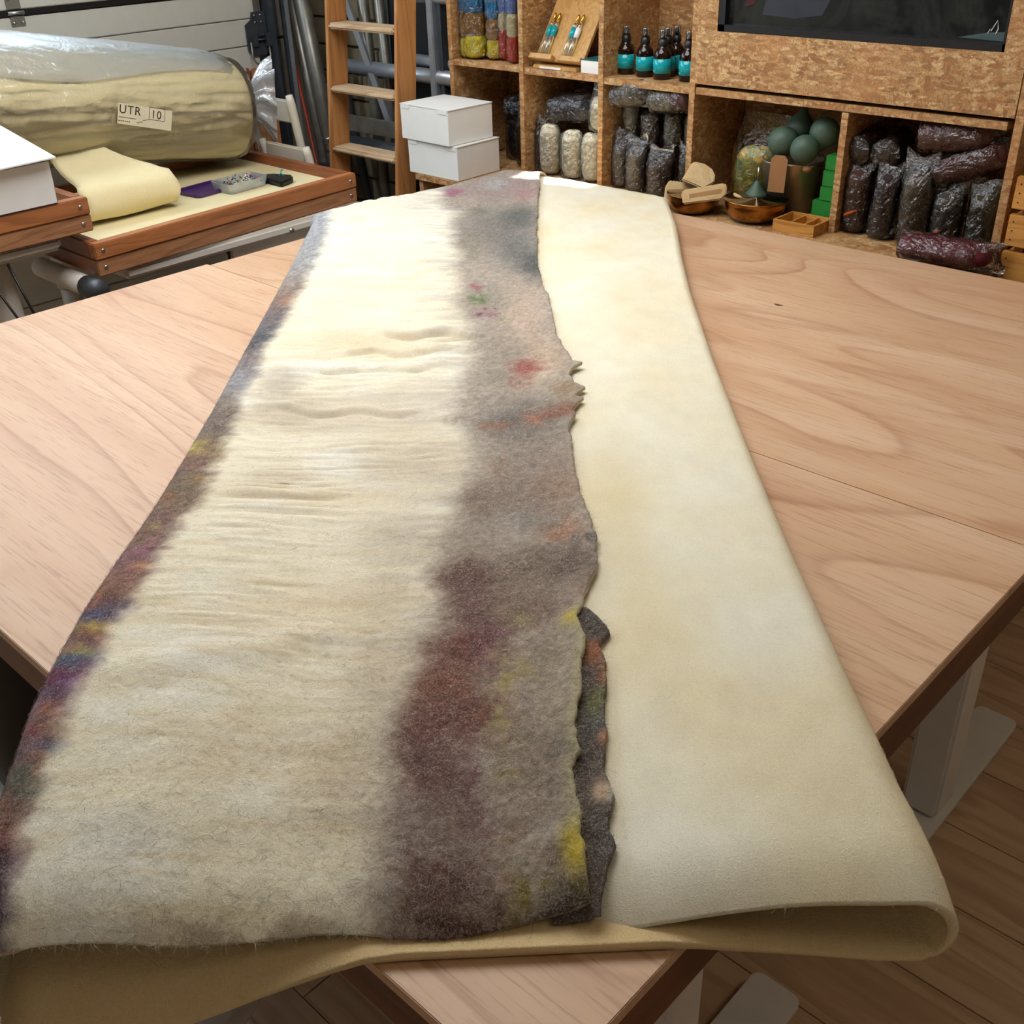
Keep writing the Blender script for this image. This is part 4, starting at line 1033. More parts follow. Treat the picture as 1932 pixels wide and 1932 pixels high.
# black round bin and pale stool under the near-left corner
bb = thing('waste_bin', 'black round bin on the floor left of the table', 'bin', (-2.02, .60, 0))
mesh('bin_body', G().lathe([(.16, .014), (.165, .03), (.19, .46), (.195, .47), (.185, .47), (.16, .05), (0, .04)], 40, (-2.02, .62, 0)), BLACK, bb, smooth=True)
mesh('foot_ring', G().lathe([(.172, 0), (.186, .0), (.19, .012), (.176, .018), (.165, .012)], 40, (-2.02, .62, 0)), WHITE_METAL, bb, smooth=True)
st = thing('round_stool', 'pale round stool on the floor below the near end of the blanket', 'stool', (-1.15, .36, 0))
mesh('stool_seat', G().lathe([(0, .27), (.17, .27), (.185, .28), (.185, .295), (.17, .305), (0, .307)], 48, (-1.15, .36, 0)), plain('stool_white', rgb(196, 188, 178), .5, 0, .02), st, smooth=True)
for k in range(4):
    a = R(45 + 90 * k); mesh('leg', G().tube([(-1.15 + .11 * math.cos(a), .36 + .11 * math.sin(a), .27), (-1.15 + .14 * math.cos(a), .36 + .14 * math.sin(a), 0)], .014, 8), WHITE_METAL, st, smooth=True)

# ------------------------------------------------------------------ corner behind: folding chairs, offcuts, pipes, scaffold, ladder
PLASW = plain('ivory_plastic', rgb(226, 220, 202), .5, 0, .02)
def folding_chair(px, py, y, label, w=.30):
    q = at(px, py, y=y - .06); x, z = q.x - w, q.z
    c = thing('folding_chair', label, 'folding chair', (x, y, 0), 'folded ivory chairs by the garage door')
    top = Vector((0, 0, 0))
    for s in (0, 1):
        yy = y; xx = x + s * w
        mesh('side_rail', G().tube([(xx, yy + .10, 0), (xx, yy - .0, z * .55), (xx, yy - .055, z - .03), (xx, yy - .06, z)], [.016, .016, .018, .014], 10), PLASW, c, smooth=True)
    for f in (.93, .72): 
        mesh('back_slat', box((x + .016, y - .066 + (1 - f) * .1, z * f - .045), (x + w - .016, y - .046 + (1 - f) * .1, z * f + .045)), PLASW, c, bevel=.006)
    mesh('seat_panel', box((x + .02, y - .02, z * .32), (x + w - .02, y + .01, z * .62)), PLASW, c, bevel=.01)
    return c
folding_chair(545, 180, 2.80, 'ivory folding chair leaning behind the tail of the roll, the taller one')
folding_chair(577, 278, 2.735, 'ivory folding chair in front of the taller one, beside the tray rim')
for k, (x, y, w, h, rz, lab) in enumerate(((-4.40, at(470, 128, x=-4.40).y, .085, at(470, 128, x=-4.40).z, .2, 'grooved reddish decking offcut standing against the garage door'), (-4.36, at(493, 128, x=-4.36).y, .085, at(493, 128, x=-4.36).z, .1, 'pale-ended brown wood offcut standing beside the grooved one'))):
    o = thing('wood_offcut', lab, 'offcut', (x, y, 0))
    g = G()
    if k == 0:
        for q in range(6): g.box((-.01, -.042 + q * .0145, 0), (.012, -.042 + q * .0145 + .010, h - .012 * abs(q - 2)))
        g.box((-.012, -.042, 0), (-.006, .042, h - .04))
    else: g.box((-.013, -.045, 0), (.013, .045, h)); 
    mesh('board', g.xf(Matrix.Translation((x, y, 0)) @ Matrix.Rotation(rz - .6, 4, 'Z')), FRAME_X if k == 0 else FRAME_U, o, bevel=.0015)

def pipe(name, label, a, b, r, mat, cat='pipe', flange=False):
    a, b = Vector(a), Vector(b); t = thing(name, label, cat, (b.x, b.y, max(0, b.z)))
    mesh('tube', G().tube([a, b], r, 18), mat, t, smooth=True)
    if flange:
        d = (b - a).normalized(); m_ = a.lerp(b, .62)
        mesh('collar', G().tube([m_, m_ + d * .012, m_ + d * .02, m_ + d * .045, m_ + d * .055, m_ + d * .08], [r * 1.02, r * 1.12, r * .95, r * 1.12, r * 1.12, r * .9], 18), SCREW, t, smooth=True)
        q = a.lerp(b, .70); mesh('clamp', G().box((q.x - .075, q.y - r - .012, q.z - .025), (q.x + .05, q.y - r + .008, q.z + .025)), DARKSTEEL, t, bevel=.004)
        mesh('clamp_bolt', G().tube([(q.x + .03, q.y - r - .02, q.z), (q.x + .03, q.y - r - .01, q.z)], .009, 10), SCREW, t, smooth=True)
    return t
pipe('steel_pipe', 'thick leaning steel tube with a collar and clamp left of the ladder', (-4.455, 3.24, 1.75), (-4.16, 3.24, .0), .036, STEEL, flange=True)
pipe('steel_pipe', 'thinner leaning steel tube nearest the garage door', (-4.55, 3.26, 1.75), (-4.20, 3.20, .0), .024, STEEL)
pipe('steel_pipe', 'dark leaning steel tube between the collared tube and the brick wall', (-4.40, 3.34, 1.75), (-4.06, 3.32, .0), .020, DARKSTEEL)
tag(mesh('red_rod', G().tube([(-4.50, 3.21, 1.3), (-4.22, 3.14, .3), (-4.2, 3.12, 0)], .006, 8), plain('red_rod', rgb(176, 60, 34), .5), smooth=True), 'thin red rod leaning between the door track and the pipes', 'rod')

# stacked aluminium ladder parts and a black board behind the wooden ladder
bbd = thing('black_board', 'black board with white specks standing behind the wooden ladder', 'board', (-3.7, 3.37, 0))
mesh('board', box((-3.93, 3.365, 0), (-3.30, 3.385, 1.7)), BLACKB, bbd, bevel=.002)
SPK = plain('white_speck', rgb(200, 200, 210), .8)
for k in range(16):
    xx, zz = rnd.uniform(-3.72, -3.32), rnd.uniform(.8, 1.5)
    mesh('paint_speck', G().lathe([(.004 * rnd.random() + .002, 0), (.002, .001), (0, .001)], 7).xf(Matrix.Translation((xx, 3.365, zz)) @ Matrix.Rotation(R(90), 4, 'X')), SPK, bbd)
mesh('board_edge', box((-3.945, 3.36, 0), (-3.93, 3.39, 1.7)), ALU, bbd)
al = thing('aluminium_ladder', 'folded aluminium ladder leaning behind the wooden ladder', 'ladder', (-3.7, 3.25, 0))
mesh('stile', box((-3.55, 3.24, 0), (-3.515, 3.30, 1.75)), ALU, al, bevel=.004)
mesh('stile_shadow_gap', box((-3.505, 3.26, 0), (-3.485, 3.31, 1.75)), DARKSTEEL, al)  # solid dark strip standing for the shadow beside the stile
mesh('rung', G().tube([(-4.16, 3.27, .985), (-3.38, 3.27, .985)], .030, 14), ALU, al, smooth=True)
mesh('rung', G().tube([(-3.80, 3.31, 1.035), (-3.38, 3.31, 1.035)], .024, 14), ALU, al, smooth=True)
mesh('rung', G().tube([(-3.72, 3.27, 1.29), (-3.38, 3.27, 1.29)], .026, 14), ALU, al, smooth=True)
mesh('stay', G().bar((-4.10, 3.25, 1.32), (-3.74, 3.25, .55), .035, .012, (0, 1, 0)), ALU, al)
fs = thing('folded_stand', 'grey steel tube stand behind the lower rungs of the wooden ladder', 'stand', (-3.9, 3.2, 0))
mesh('upright', G().tube([(-4.14, 3.18, 0), (-4.14, 3.18, .92)], .026, 14), DARKSTEEL, fs, smooth=True)
mesh('upright', G().tube([(-3.98, 3.32, 0), (-4.06, 3.32, 1.7)], .026, 14), STEEL, fs, smooth=True)
mesh('upright', G().tube([(-3.86, 3.32, 0), (-3.98, 3.34, 1.7)], .022, 14), STEEL, fs, smooth=True)
mesh('cross_tube', G().tube([(-4.13, 3.19, .665), (-3.40, 3.19, .665)], .040, 16), DARKSTEEL, fs, smooth=True)
mesh('flat_bar', box((-4.08, 3.20, .72), (-3.42, 3.215, .79)), STEEL, fs, bevel=.003)
mesh('foot_tube', G().tube([(-3.9, 3.2, .40), (-3.4, 3.2, .40)], .034, 14), DARKSTEEL, fs, smooth=True)

lad = thing('wooden_ladder', 'wooden step ladder with flat pale treads leaning beside the shelf unit', 'ladder', (-3.55, 2.9, 0))
lean = .10
def ly(z): return 2.875 + lean * (z - .7)
for xa, xb in ((-3.812, -3.790), (-3.392, -3.370)):
    g = G(); za, zb = .0, 1.9; dp = .098
    g.add([(xa, ly(za), za), (xb, ly(za), za), (xb, ly(za) + dp, za), (xa, ly(za) + dp, za), (xa, ly(zb), zb), (xb, ly(zb), zb), (xb, ly(zb) + dp, zb), (xa, ly(zb) + dp, zb)], [(0, 3, 2, 1), (4, 5, 6, 7), (0, 1, 5, 4), (1, 2, 6, 5), (2, 3, 7, 6), (3, 0, 4, 7)])
    mesh('side_rail', g, LADDER, lad, bevel=.003)
for zt_ in (.025, .265, .505, .742, .977, 1.214, 1.45, 1.69):
    y = ly(zt_)
    mesh('tread', box((-3.789, y - .006, zt_ - .022), (-3.393, y + .096, zt_)), TREAD, lad, bevel=.008)

# ------------------------------------------------------------------ OSB shelf unit
SH, BZ, Z1, YB = 3.085, .715, 1.093, 3.398
DV = [-3.263, -2.893, -2.518, -2.136]
su = thing('shelf_unit', 'rough chipboard shelf unit along the back wall filled with wool bags', 'shelf unit', (-2.1, 3.2, 0))
mesh('counter_board', box((-3.225, 2.835, BZ - .022), (-1.04, YB, BZ)), OSB, su, bevel=.001)
mesh('counter_support', box((-3.215, 2.845, 0), (-3.193, YB, BZ - .023)), OSB, su)
mesh('counter_support', box((-1.07, 2.93, 0), (-1.048, YB, BZ - .023)), OSB, su)
mesh('plinth_front', box((-3.19, 3.10, 0), (-1.075, 3.12, BZ - .023)), OSB, su)
for x in DV: mesh('divider', box((x, SH, BZ + .0005), (x + .022, YB, 1.78)), OSB, su, bevel=.0008)
mesh('divider', box((-1.589, SH, BZ + .0005), (-1.567, YB, Z1 - .0225)), OSB, su, bevel=.0008)
mesh('divider', box((-1.085, SH - .01, BZ + .0005), (-1.061, YB, 1.78)), OSB, su, bevel=.0008)
for a, b, z in ((DV[0], DV[1], Z1 + .006), (DV[1], DV[2], Z1 + .003), (DV[2], DV[3], Z1), (DV[3], -1.107, Z1 + .002)):
    mesh('shelf_board', box((a + .0225, SH + .004, z - .022), (b - .0005, YB, z)), OSB, su, bevel=.0008)
mesh('top_board', box((-3.263, SH, 1.781), (-1.06, YB, 1.803)), OSB, su)
mesh('back_panel', box((-3.24, YB + .0005, BZ), (-1.07, YB + .006, 1.78)), OSB, su)
# front panel with the opening for the screen
pz = Z1 + .014
sx0, sx1, sz = -2.040, -1.150, 1.266
g = G().box((-2.112, SH - .004, pz), (sx0, SH + .014, 1.78)).box((sx1, SH - .004, pz), (-1.09, SH + .014, 1.78)).box((sx0, SH - .004, pz), (sx1, SH + .014, sz))
mesh('front_panel', g, OSB, su)
tv = thing('screen', 'large dark glossy screen set into the chipboard panel', 'screen', ((sx0 + sx1) / 2, SH, sz))
g = G().box((sx0 + .001, SH - .002, sz + .001), (sx1 - .001, SH + .05, sz + .020)).box((sx0 + .001, SH - .002, sz + .001), (sx0 + .024, SH + .05, 1.779)).box((sx1 - .008, SH - .002, sz + .001), (sx1 - .001, SH + .05, 1.779))
mesh('bezel', g, BLACK, tv)
t = NT('dark_screen'); v = t.coord()
n1 = t.noise(v, 5, 4, .6, .8).outputs[0]; n2 = t.noise(v, 22, 3).outputs[0]
c = t.ramp(n1, (.3, rgb(12, 13, 13)), (.5, rgb(30, 32, 32)), (.62, rgb(44, 46, 44)), (.75, rgb(22, 24, 24)))
c = t.mix(t.ramp(n2, (.55, (0,) * 3), (.8, (.4,) * 3)), c, rgb(62, 66, 64))
SCR = t.set(Base__Color=c, Roughness=.12)
so = mesh('screen_glass', box((sx0 + .02, SH + .022, sz + .012), (sx1 - .006, SH + .03, 1.778)), SCR, tv)
PATCH_MATS = [plain('picture_%s' % a, c, .3, 0, .1) for a, c in (('blue_grey', rgb(48, 52, 60)), ('red', rgb(62, 26, 28)), ('pale_teal', rgb(70, 86, 86)), ('mark', rgb(190, 200, 200)))]  # flat coloured patches and a pale mark on the glass
def flat(name, poly, mat, z=.0215): mesh(name, G().prism(poly, 0, .0004).xf(Matrix.Translation((0, SH + z, 0)) @ Matrix.Rotation(R(90), 4, 'X')), mat, so)
flat('picture_patch', [(-1.90, 1.318), (-1.79, 1.312), (-1.70, 1.325), (-1.66, 1.40), (-1.72, 1.50), (-1.86, 1.47)], PATCH_MATS[0])
flat('picture_patch', [(-1.965, 1.335), (-1.93, 1.345), (-1.905, 1.40), (-1.91, 1.45), (-1.94, 1.40)], PATCH_MATS[1], .0212)
flat('picture_patch', [(-1.29, 1.292), (-1.158, 1.288), (-1.158, 1.312), (-1.21, 1.308)], PATCH_MATS[2])
mesh('picture_mark', G().tube([(-1.203, SH + .0205, 1.312), (-1.190, SH + .0205, 1.338), (-1.185, SH + .0205, 1.318), (-1.189, SH + .0205, 1.306)], .0016, 6).tube([(-1.206, SH + .0205, 1.316), (-1.212, SH + .0205, 1.305)], .001, 6), PATCH_MATS[3], so)

# ------------------------------------------------------------------ plastic bags of wool
BAGN = [0]
def wool_bag(label, x, y, z, w, d, h, cols, group='bags of wool on the shelves', tilt=(0, 0, 0), seed=None, seal=.05, film=None, cat='wool bag', lump=.10, name='wool_bag', twist=0, waist=None):
    """a see-through bag: soft lumps of wool stacked from the bottom, a loose crinkled film with a flat sealed top"""
    BAGN[0] += 1; sd = seed or BAGN[0] * 7
    t = thing(name, label, cat, (x, y, z), group)
    M = Matrix.Translation((x, y, z)) @ (Matrix.Rotation(tilt[2], 4, 'Z') @ Matrix.Rotation(tilt[1], 4, 'Y') @ Matrix.Rotation(tilt[0], 4, 'X'))
    def blob(z0, z1, ww, dd, s, na=22, nz=14):
        P = []
        for i in range(nz + 1):
            ph = -math.pi / 2 + math.pi * i / nz; cz = math.sin(ph); cr = max(.02, math.cos(ph)) ** .40
            cz = math.copysign(abs(cz) ** .8, cz)
            row = []
            for j in range(na):
                a = 2 * math.pi * j / na
                q = 1 + lump * (float(fbm(np.array(2 + math.cos(a) * 1.6 + s), np.array(i * .35 + math.sin(a) * 1.6 + s * 3), s)) - .5) * 2
                row.append(M @ Vector((ww / 2 * cr * math.cos(a) * q, dd / 2 * cr * math.sin(a) * q, (z0 + z1) / 2 + (z1 - z0) / 2 * cz)))
            P.append(row)
        g = G().grid(P, True); g.f += [tuple(range(na))[::-1], tuple(nz * na + j for j in range(na))]
        return g
    n = len(cols); tot = sum(c[1] for c in cols); zc = .004
    for k, (c, f) in enumerate(cols):
        hh = (h - .006) * f / tot
        nm = 'wool_filling'
        mesh(nm, blob(zc, zc + hh * (1.10 if k < n - 1 else 1), w * .93, d * .93, sd + k), make_wool('wool_%d_%d_%d' % c, rgb(*c), .22), t, smooth=True)
        zc += hh
    P = []; nz, na = 19, 30; jr = random.Random(sd)
    H_ = h + seal
    for i in range(nz + 1):
        f = i / nz; zz = H_ * f
        if zz < h: k = min(1, (zz / (h * .10)) ** .5 + .35) ; flatk = max(0, (zz / h - .82) / .18)
        else: k = 1; flatk = 1
        up = min(1, max(0, (zz - h * .85) / (H_ - h * .85))) if seal > 0 else 0
        row = []
        for j in range(na):
            a = 2 * math.pi * j / na
            ww = w / 2 * (1.0 + .06 * up); dd = d / 2 * (1 - .93 * up ** .8 if seal > 0 else 1)
            if seal <= 0: 
                e = max(0, (f - .86) / .14); ww *= math.sqrt(max(.0, 1 - e * e)) * .97 + .03; dd *= math.sqrt(max(0, 1 - e * e)) * .97 + .03
            wr = .045 * (abs(2 * float(vnoise(np.array(i * .55 + j * .30), np.array(j * .9 + sd), sd)) - 1) - .4) + .05 * (float(vnoise(np.array(i * .22), np.array(math.cos(a) * 2.5 + 5), sd + 3)) - .5)
            q = k * (1.01 + wr + .09 * (jr.random() - .5)); a2 = a + .16 * (jr.random() - .5); zz2 = zz + (.006 * (jr.random() - .5) if 0 < i < nz else 0)
            row.append(M @ Vector((ww * q * math.cos(a2), dd * q * math.sin(a2), zz2 + .012 * up * math.sin(a * 2 + sd))))
        P.append(row)
    g = G().grid(P, True); g.f.append(tuple(range(na))[::-1])
    bag = mesh('plastic_bag', g, film or FILM, t)
    if seal > .03:
        r = P[-3]; lo, hi = min(r, key=lambda q: q.x), max(r, key=lambda q: q.x)
        mesh('zip_strip', G().bar(lo, hi, .003, .006), CLEARP, bag)
    return t
def X_at(px, py, y): return at(px, py, y=y).x

# top left compartment: layered blue, brown, yellow and red bags
z = Z1 + .0065
BLUE, BRN, YEL, RED, CRM, LBL = (16, 110, 160), (150, 104, 34), (236, 208, 8), (196, 52, 34), (214, 198, 152), (84, 120, 190)
for (px, py, y, w, d, cols, h, lab) in (
        (872, 108, 3.14, .062, .075, [(YEL, 1), (BRN, 1.35), (BLUE, 1.6)], .27, 'narrow bag of yellow, brown and blue wool at the left end of the top shelf'),
        (899, 112, 3.135, .105, .085, [(YEL, 1.1), (BRN, 1.1), (BLUE, 1.5)], .265, 'widest bag of yellow, brown and blue wool on the top shelf'),
        (935, 111, 3.155, .075, .07, [(YEL, .9), (BRN, 1.0), (BLUE, 1.7)], .26, 'yellow, brown and blue wool bag left of the red ones'),
        (955, 113, 3.165, .05, .06, [(RED, 1.35), (CRM, .8), (LBL, 1.4)], .265, 'red, cream and light blue wool bag next to the yellow ones'),
        (970, 120, 3.125, .052, .06, [(RED, 1.2), (CRM, 1.1), (LBL, 1.4)], .265, 'red, cream and light blue wool bag touching the shelf divider')):
    x = X_at(px, py, y); wool_bag(lab, max(min(x, DV[1] - w * .55), DV[0] + .022 + w * .56), y, z, w, d, h, cols, 'layered wool bags on the top shelf', seal=.03, lump=.16)
# lower left compartment
DB = (54, 38, 30); NAV = (28, 28, 36)
wool_bag('dark brown wool bag standing behind the white boxes', -2.945, 3.19, BZ, .10, .10, .185, [(DB, 1)], seal=.085)
wool_bag('black bag lying on top in the compartment above the white boxes', -3.10, 3.25, BZ + .19, .12, .13, .22, [(NAV, 1)], tilt=(R(-8), R(82), 0), seal=.03)
wool_bag('black wool bag standing at the back behind the white boxes', -3.07, 3.28, BZ, .13, .12, .17, [(NAV, 1)], seal=.0)
# second compartment, lower
CW = (240, 226, 196); SLV = (62, 60, 66); DKG = (46, 44, 48)
zb = BZ
wool_bag('slim charcoal wool bag left of the cream ones', -2.838, 3.15, zb, .056, .07, .175, [(DKG, 1)], seal=.035)
for px, py, y, h, lab in ((1040, 334, 3.145, .185, 'cream wool bag standing leftmost of three'), (1081, 338, 3.145, .175, 'cream wool bag standing in the middle of three'), (1118, 345, 3.15, .175, 'cream wool bag standing rightmost of three')):
    wool_bag(lab, min(X_at(px, py, y), DV[2] - .047), y, zb, .094, .09, h, [(CW, 1)], 'cream wool bags', seal=.0, lump=.07)
wool_bag('silvery charcoal wool bag lying across the cream bags', -2.80, 3.165, zb + .235, .105, .11, .19, [(SLV, 1)], tilt=(0, R(84), R(6)), seal=.03)
wool_bag('cream wool bag lying on top of the rightmost cream bag', -2.575, 3.17, zb + .185, .085, .09, .12, [(CW, 1)], 'cream wool bags', tilt=(R(8), R(12), 0), seal=.04)
wool_bag('dark wool bag lying at the back above the cream ones', -2.80, 3.31, zb + .27, .09, .09, .22, [((70, 40, 36), 1)], tilt=(0, R(88), 0), seal=.0)
wool_bag('black wool bag pushed to the back above the cream ones', -2.62, 3.32, zb + .20, .12, .10, .13, [(NAV, 1)], seal=.0)
# third compartment, lower: grey bags in two layers
GR1, GR2, GR3, GRB = (92, 86, 78), (74, 66, 62), (104, 98, 86), (66, 54, 48)
for (x, y, h, w, c, lab) in ((-2.455, 3.15, .165, .078, GR2, 'dark grey wool bag at the bottom left under the bottles'), (-2.372, 3.13, .155, .082, GR1, 'mid grey wool bag, second at the bottom under the bottles'), (-2.268, 3.13, .135, .098, GRB, 'brown grey wool bag with a pinched top, third at the bottom under the bottles'), (-2.178, 3.16, .15, .070, DKG, 'charcoal wool bag at the bottom right under the bottles')):
    wool_bag(lab, x, y, zb, w, w, h, [(c, 1)], 'grey wool bags under the bottles', seal=.035)
for (x, y, z0, h, w, c, lab) in ((-2.450, 3.20, .155, .15, .078, GR3, 'olive grey wool bag standing on the bottom left grey bag'), (-2.360, 3.19, .155, .12, .080, GR2, 'rounded dark grey wool bag, second in the upper layer under the bottles'), (-2.268, 3.20, .150, .13, .078, GR1, 'grey wool bag with a loose seal, third in the upper layer under the bottles'), (-2.185, 3.20, .150, .13, .070, GR3, 'glossy olive grey wool bag in the upper layer beside the divider')):
    wool_bag(lab, x, y, zb + z0, w, w, h, [(c, 1)], 'grey wool bags under the bottles', seal=.02)
wool_bag('grey wool bag lying on top at the left under the bottles', -2.47, 3.13, zb + .315, .085, .10, .13, [(GR1, 1)], 'grey wool bags under the bottles', tilt=(0, R(80), R(-8)), seal=.03)
wool_bag('grey and plum wool bag lying on top at the right under the bottles', -2.315, 3.13, zb + .315, .085, .10, .155, [(GR3, 1), ((96, 70, 74), .8)], 'grey wool bags under the bottles', tilt=(0, R(84), R(4)), seal=.02)
# fifth compartment: dark bags
D1, D2, D3 = (78, 56, 48), (58, 48, 48), (86, 76, 64)
for (px, py, y, h, w, c, lab, kk) in ((1612, 440, 3.14, .195, .086, D1, 'brown wool bag with an orange streak at the left of the lower right compartment', 0), (1658, 455, 3.12, .20, .080, D2, 'slanting dark grey wool bag second from the left', 1), (1717, 470, 3.12, .215, .094, D3, 'olive brown wool bag in the middle of the lower right compartment', 2), (1780, 462, 3.15, .165, .098, (72, 66, 60), 'dark grey wool bag with an orange fleck, second from the right', 3), (1845, 470, 3.15, .175, .086, (66, 60, 48), 'olive dark wool bag at the right of the lower right compartment', 4)):
    x = X_at(px, py - 20, y); b = wool_bag(lab, x, y, zb, w, w * .95, h, [(c, 1)], 'dark wool bags under the screen', tilt=(0, R(4 if kk == 1 else 0), 0), seal=.03 if kk != 2 else .05)
    if kk in (0, 3):
        q = [(x + (w * .475) * math.cos(R(a)), y + (w * .45) * math.sin(R(a)), zb + h * .33 + (a + 95) * .0004) for a in range(-125, -50, 15)]
        mesh('orange_streak', G().tube(q if kk == 0 else q[1:4], [.002] + [.005] * (len(q if kk == 0 else q[1:4]) - 2) + [.002], 6), make_wool('orange_wool', rgb(196, 92, 40)), b, smooth=True)
for (x, y, z0, L, w, c, tl, lab) in ((-1.545, 3.19, .245, .16, .085, (48, 42, 40), (R(82), 0, R(-4)), 'black wool bag lying end on at the upper left under the screen'), (-1.452, 3.18, .245, .17, .088, (60, 52, 48), (R(84), 0, R(6)), 'dark wool bag lying end on with a folded end flap'), (-1.365, 3.13, .305, .21, .092, (96, 66, 62), (0, R(82), R(8)), 'plum brown wool bag lying topmost at the upper right under the screen'), (-1.31, 3.15, .205, .22, .090, (84, 50, 46), (0, R(66), R(4)), 'rust brown wool bag lying slanted below the topmost one')):
    if abs(tl[0]) > 1: y = 3.11; tl = (R(-84), 0, tl[2])
    wool_bag(lab, x, y, zb + z0, w, w, L, [(c, 1)], 'dark wool bags under the screen', tilt=tl, seal=.02)
# burgundy bag lying on the counter in front
wool_bag('burgundy wool bag lying on the counter behind the plywood table', -1.30, 2.965, BZ + .044, .080, .11, .26, [((96, 40, 50), 1)], 'dark wool bags under the screen', tilt=(0, R(88), R(2)), seal=.03, lump=.06)

# ------------------------------------------------------------------ spray bottles
def bottle(x, y, label):
    t = thing('spray_bottle', label, 'bottle', (x, y, Z1 + .0005), 'amber spray bottles')
    c = (x, y, Z1 + .0005)
    mesh('glass_body', G().lathe([(0, 0), (.026, 0), (.030, .004), (.030, .074), (.027, .086), (.018, .097), (.0135, .102), (.0135, .108)], 30, c), AMBER, t, smooth=True)
    prof = [(.0302, .020), (.0308, .0202), (.0308, .0652), (.0302, .0654)]
    P = []
    for r, zz in prof:
        P.append([(x + r * math.cos(R(a)), y + r * math.sin(R(a)), c[2] + zz) for a in np.linspace(-190, 10, 26)])
    lb = mesh('label', G().grid(P), TEAL, t, smooth=True)
    PT = plain('label_print', rgb(120, 205, 205), .5)
    g = G()
    for zz, a0, a1 in ((.056, -150, -128), (.049, -152, -120), (.042, -152, -126), (.026, -148, -112), (.030, -146, -136)):
        g.grid([[(x + .0311 * math.cos(R(a)), y + .0311 * math.sin(R(a)), c[2] + zz + dz) for a in np.linspace(a0, a1, 6)] for dz in (0, .0018)])
    mesh('label_print', g, PT, lb)
    mesh('spray_collar', G().lathe([(.0155, .104), (.016, .106), (.0155, .124), (.011, .126), (.0, .126)], 20, c), BLACK, t, smooth=True)
    mesh('spray_nozzle', G().lathe([(.007, .126), (.007, .145), (.005, .149), (0, .149)], 14, c), BLACK, t, smooth=True)
    mesh('clear_cap', G().lathe([(.0125, .1245), (.0125, .151), (.011, .154), (0, .1545)], 18, c), CLEARP, t, smooth=True)
for px, py, lab in ((1180.6, 139, 'amber spray bottle with a teal label standing leftmost'), (1215.8, 144, 'amber spray bottle second from the left'), (1248.5, 149, 'amber spray bottle in the middle, nearest the shelf edge'), (1274, 140, 'amber spray bottle half hidden right of the middle one'), (1297, 153, 'amber spray bottle in front at the shelf divider')):
    p = at(px, py, z=Z1); bottle(min(p.x, DV[3] - .033), max(p.y, SH + .04), lab)
bottle(-2.33, 3.225, 'amber spray bottle in the back row behind the middle ones')
bottle(-2.215, 3.25, 'amber spray bottle in the back row by the divider')
bottle(-2.26, 3.33, 'amber spray bottle farthest back in the dark')

# ------------------------------------------------------------------ display board with needle tubes, cards
z0 = Z1 + .0035
db = thing('display_board', 'slanted bamboo display board holding needle tubes on the middle shelf', 'display board', (-2.72, 3.2, z0))
bl, bw = .40, .225
ang = R(56)
BM = Matrix.Translation((-2.845, 3.125, z0 + .022)) @ Matrix.Rotation(ang, 4, 'X')
mesh('board', G().box((0, 0, -.006), (bw, bl, .006)).xf(BM), BAMBOO, db, bevel=.001)
mesh('ledge', G().box((-.012, -.004, .007), (bw * .42, .014, .030)).xf(BM), BAMBOO, db, bevel=.001)
mesh('ledge', G().box((bw * .54, -.004, .007), (bw + .005, .014, .030)).xf(BM), BAMBOO, db, bevel=.001)
mesh('base', box((-2.835, 3.10, z0), (-2.63, 3.30, z0 + .012)), BAMBOO, db, bevel=.001)
mesh('prop', G().bar((-2.64, 3.30, z0 + .012), (-2.64, 3.24, z0 + .19), .016, .012), BAMBOO, db)
mesh('price_strip', box((-2.80, 3.096, z0 + .002), (-2.70, 3.0995, z0 + .009)), CARD, db)
for k, (u_, lab) in enumerate(((.030, 'needle tube with a gold tip, leftmost on the display board'), (.052, 'needle tube with a gold tip, second on the display board'), (.140, 'needle tube with a gold tip, third on the display board'), (.163, 'needle tube with a pale label, rightmost on the display board'))):
    base = BM @ Vector((u_, .016, .017)); tip = BM @ Vector((u_, .175, .017)); d = (tip - base).normalized()
    nt = thing('needle_tube', lab, 'tube', tuple(base), 'needle tubes on the display board')
    mesh('clear_tube', G().tube([base, base + d * .085], .0095, 14), make_film('tube_plastic', (.9, .88, .6), .12, .1, .1, .08) if k == 0 else bpy.data.materials['tube_plastic'], nt, smooth=True)
    mesh('tube_label', G().tube([base + d * .070, base + d * .104], .0102, 14), TEAL if k < 3 else CARD, nt, smooth=True)
    mesh('neck', G().tube([base + d * .104, base + d * .122], .007, 10), CLEARP, nt, smooth=True)
    mesh('gold_tip', G().tube([base + d * .120, base + d * .150, base + d * .156], [.006, .0055, .002], 12), GOLD, nt, smooth=True)
cards = thing('card_stack', 'small stack of white cards with a teal cover beside the display board', 'cards', (-2.57, 3.15, z0))
mesh('cards', box((-2.612, 3.105, z0 + .0005), (-2.522, 3.20, z0 + .042)), CARD, cards)
mesh('cover_card', G().box((-2.614, 3.104, z0 + .0425), (-2.521, 3.20, z0 + .0445)), plain('dark_teal_card', rgb(20, 90, 96), .5), cards)

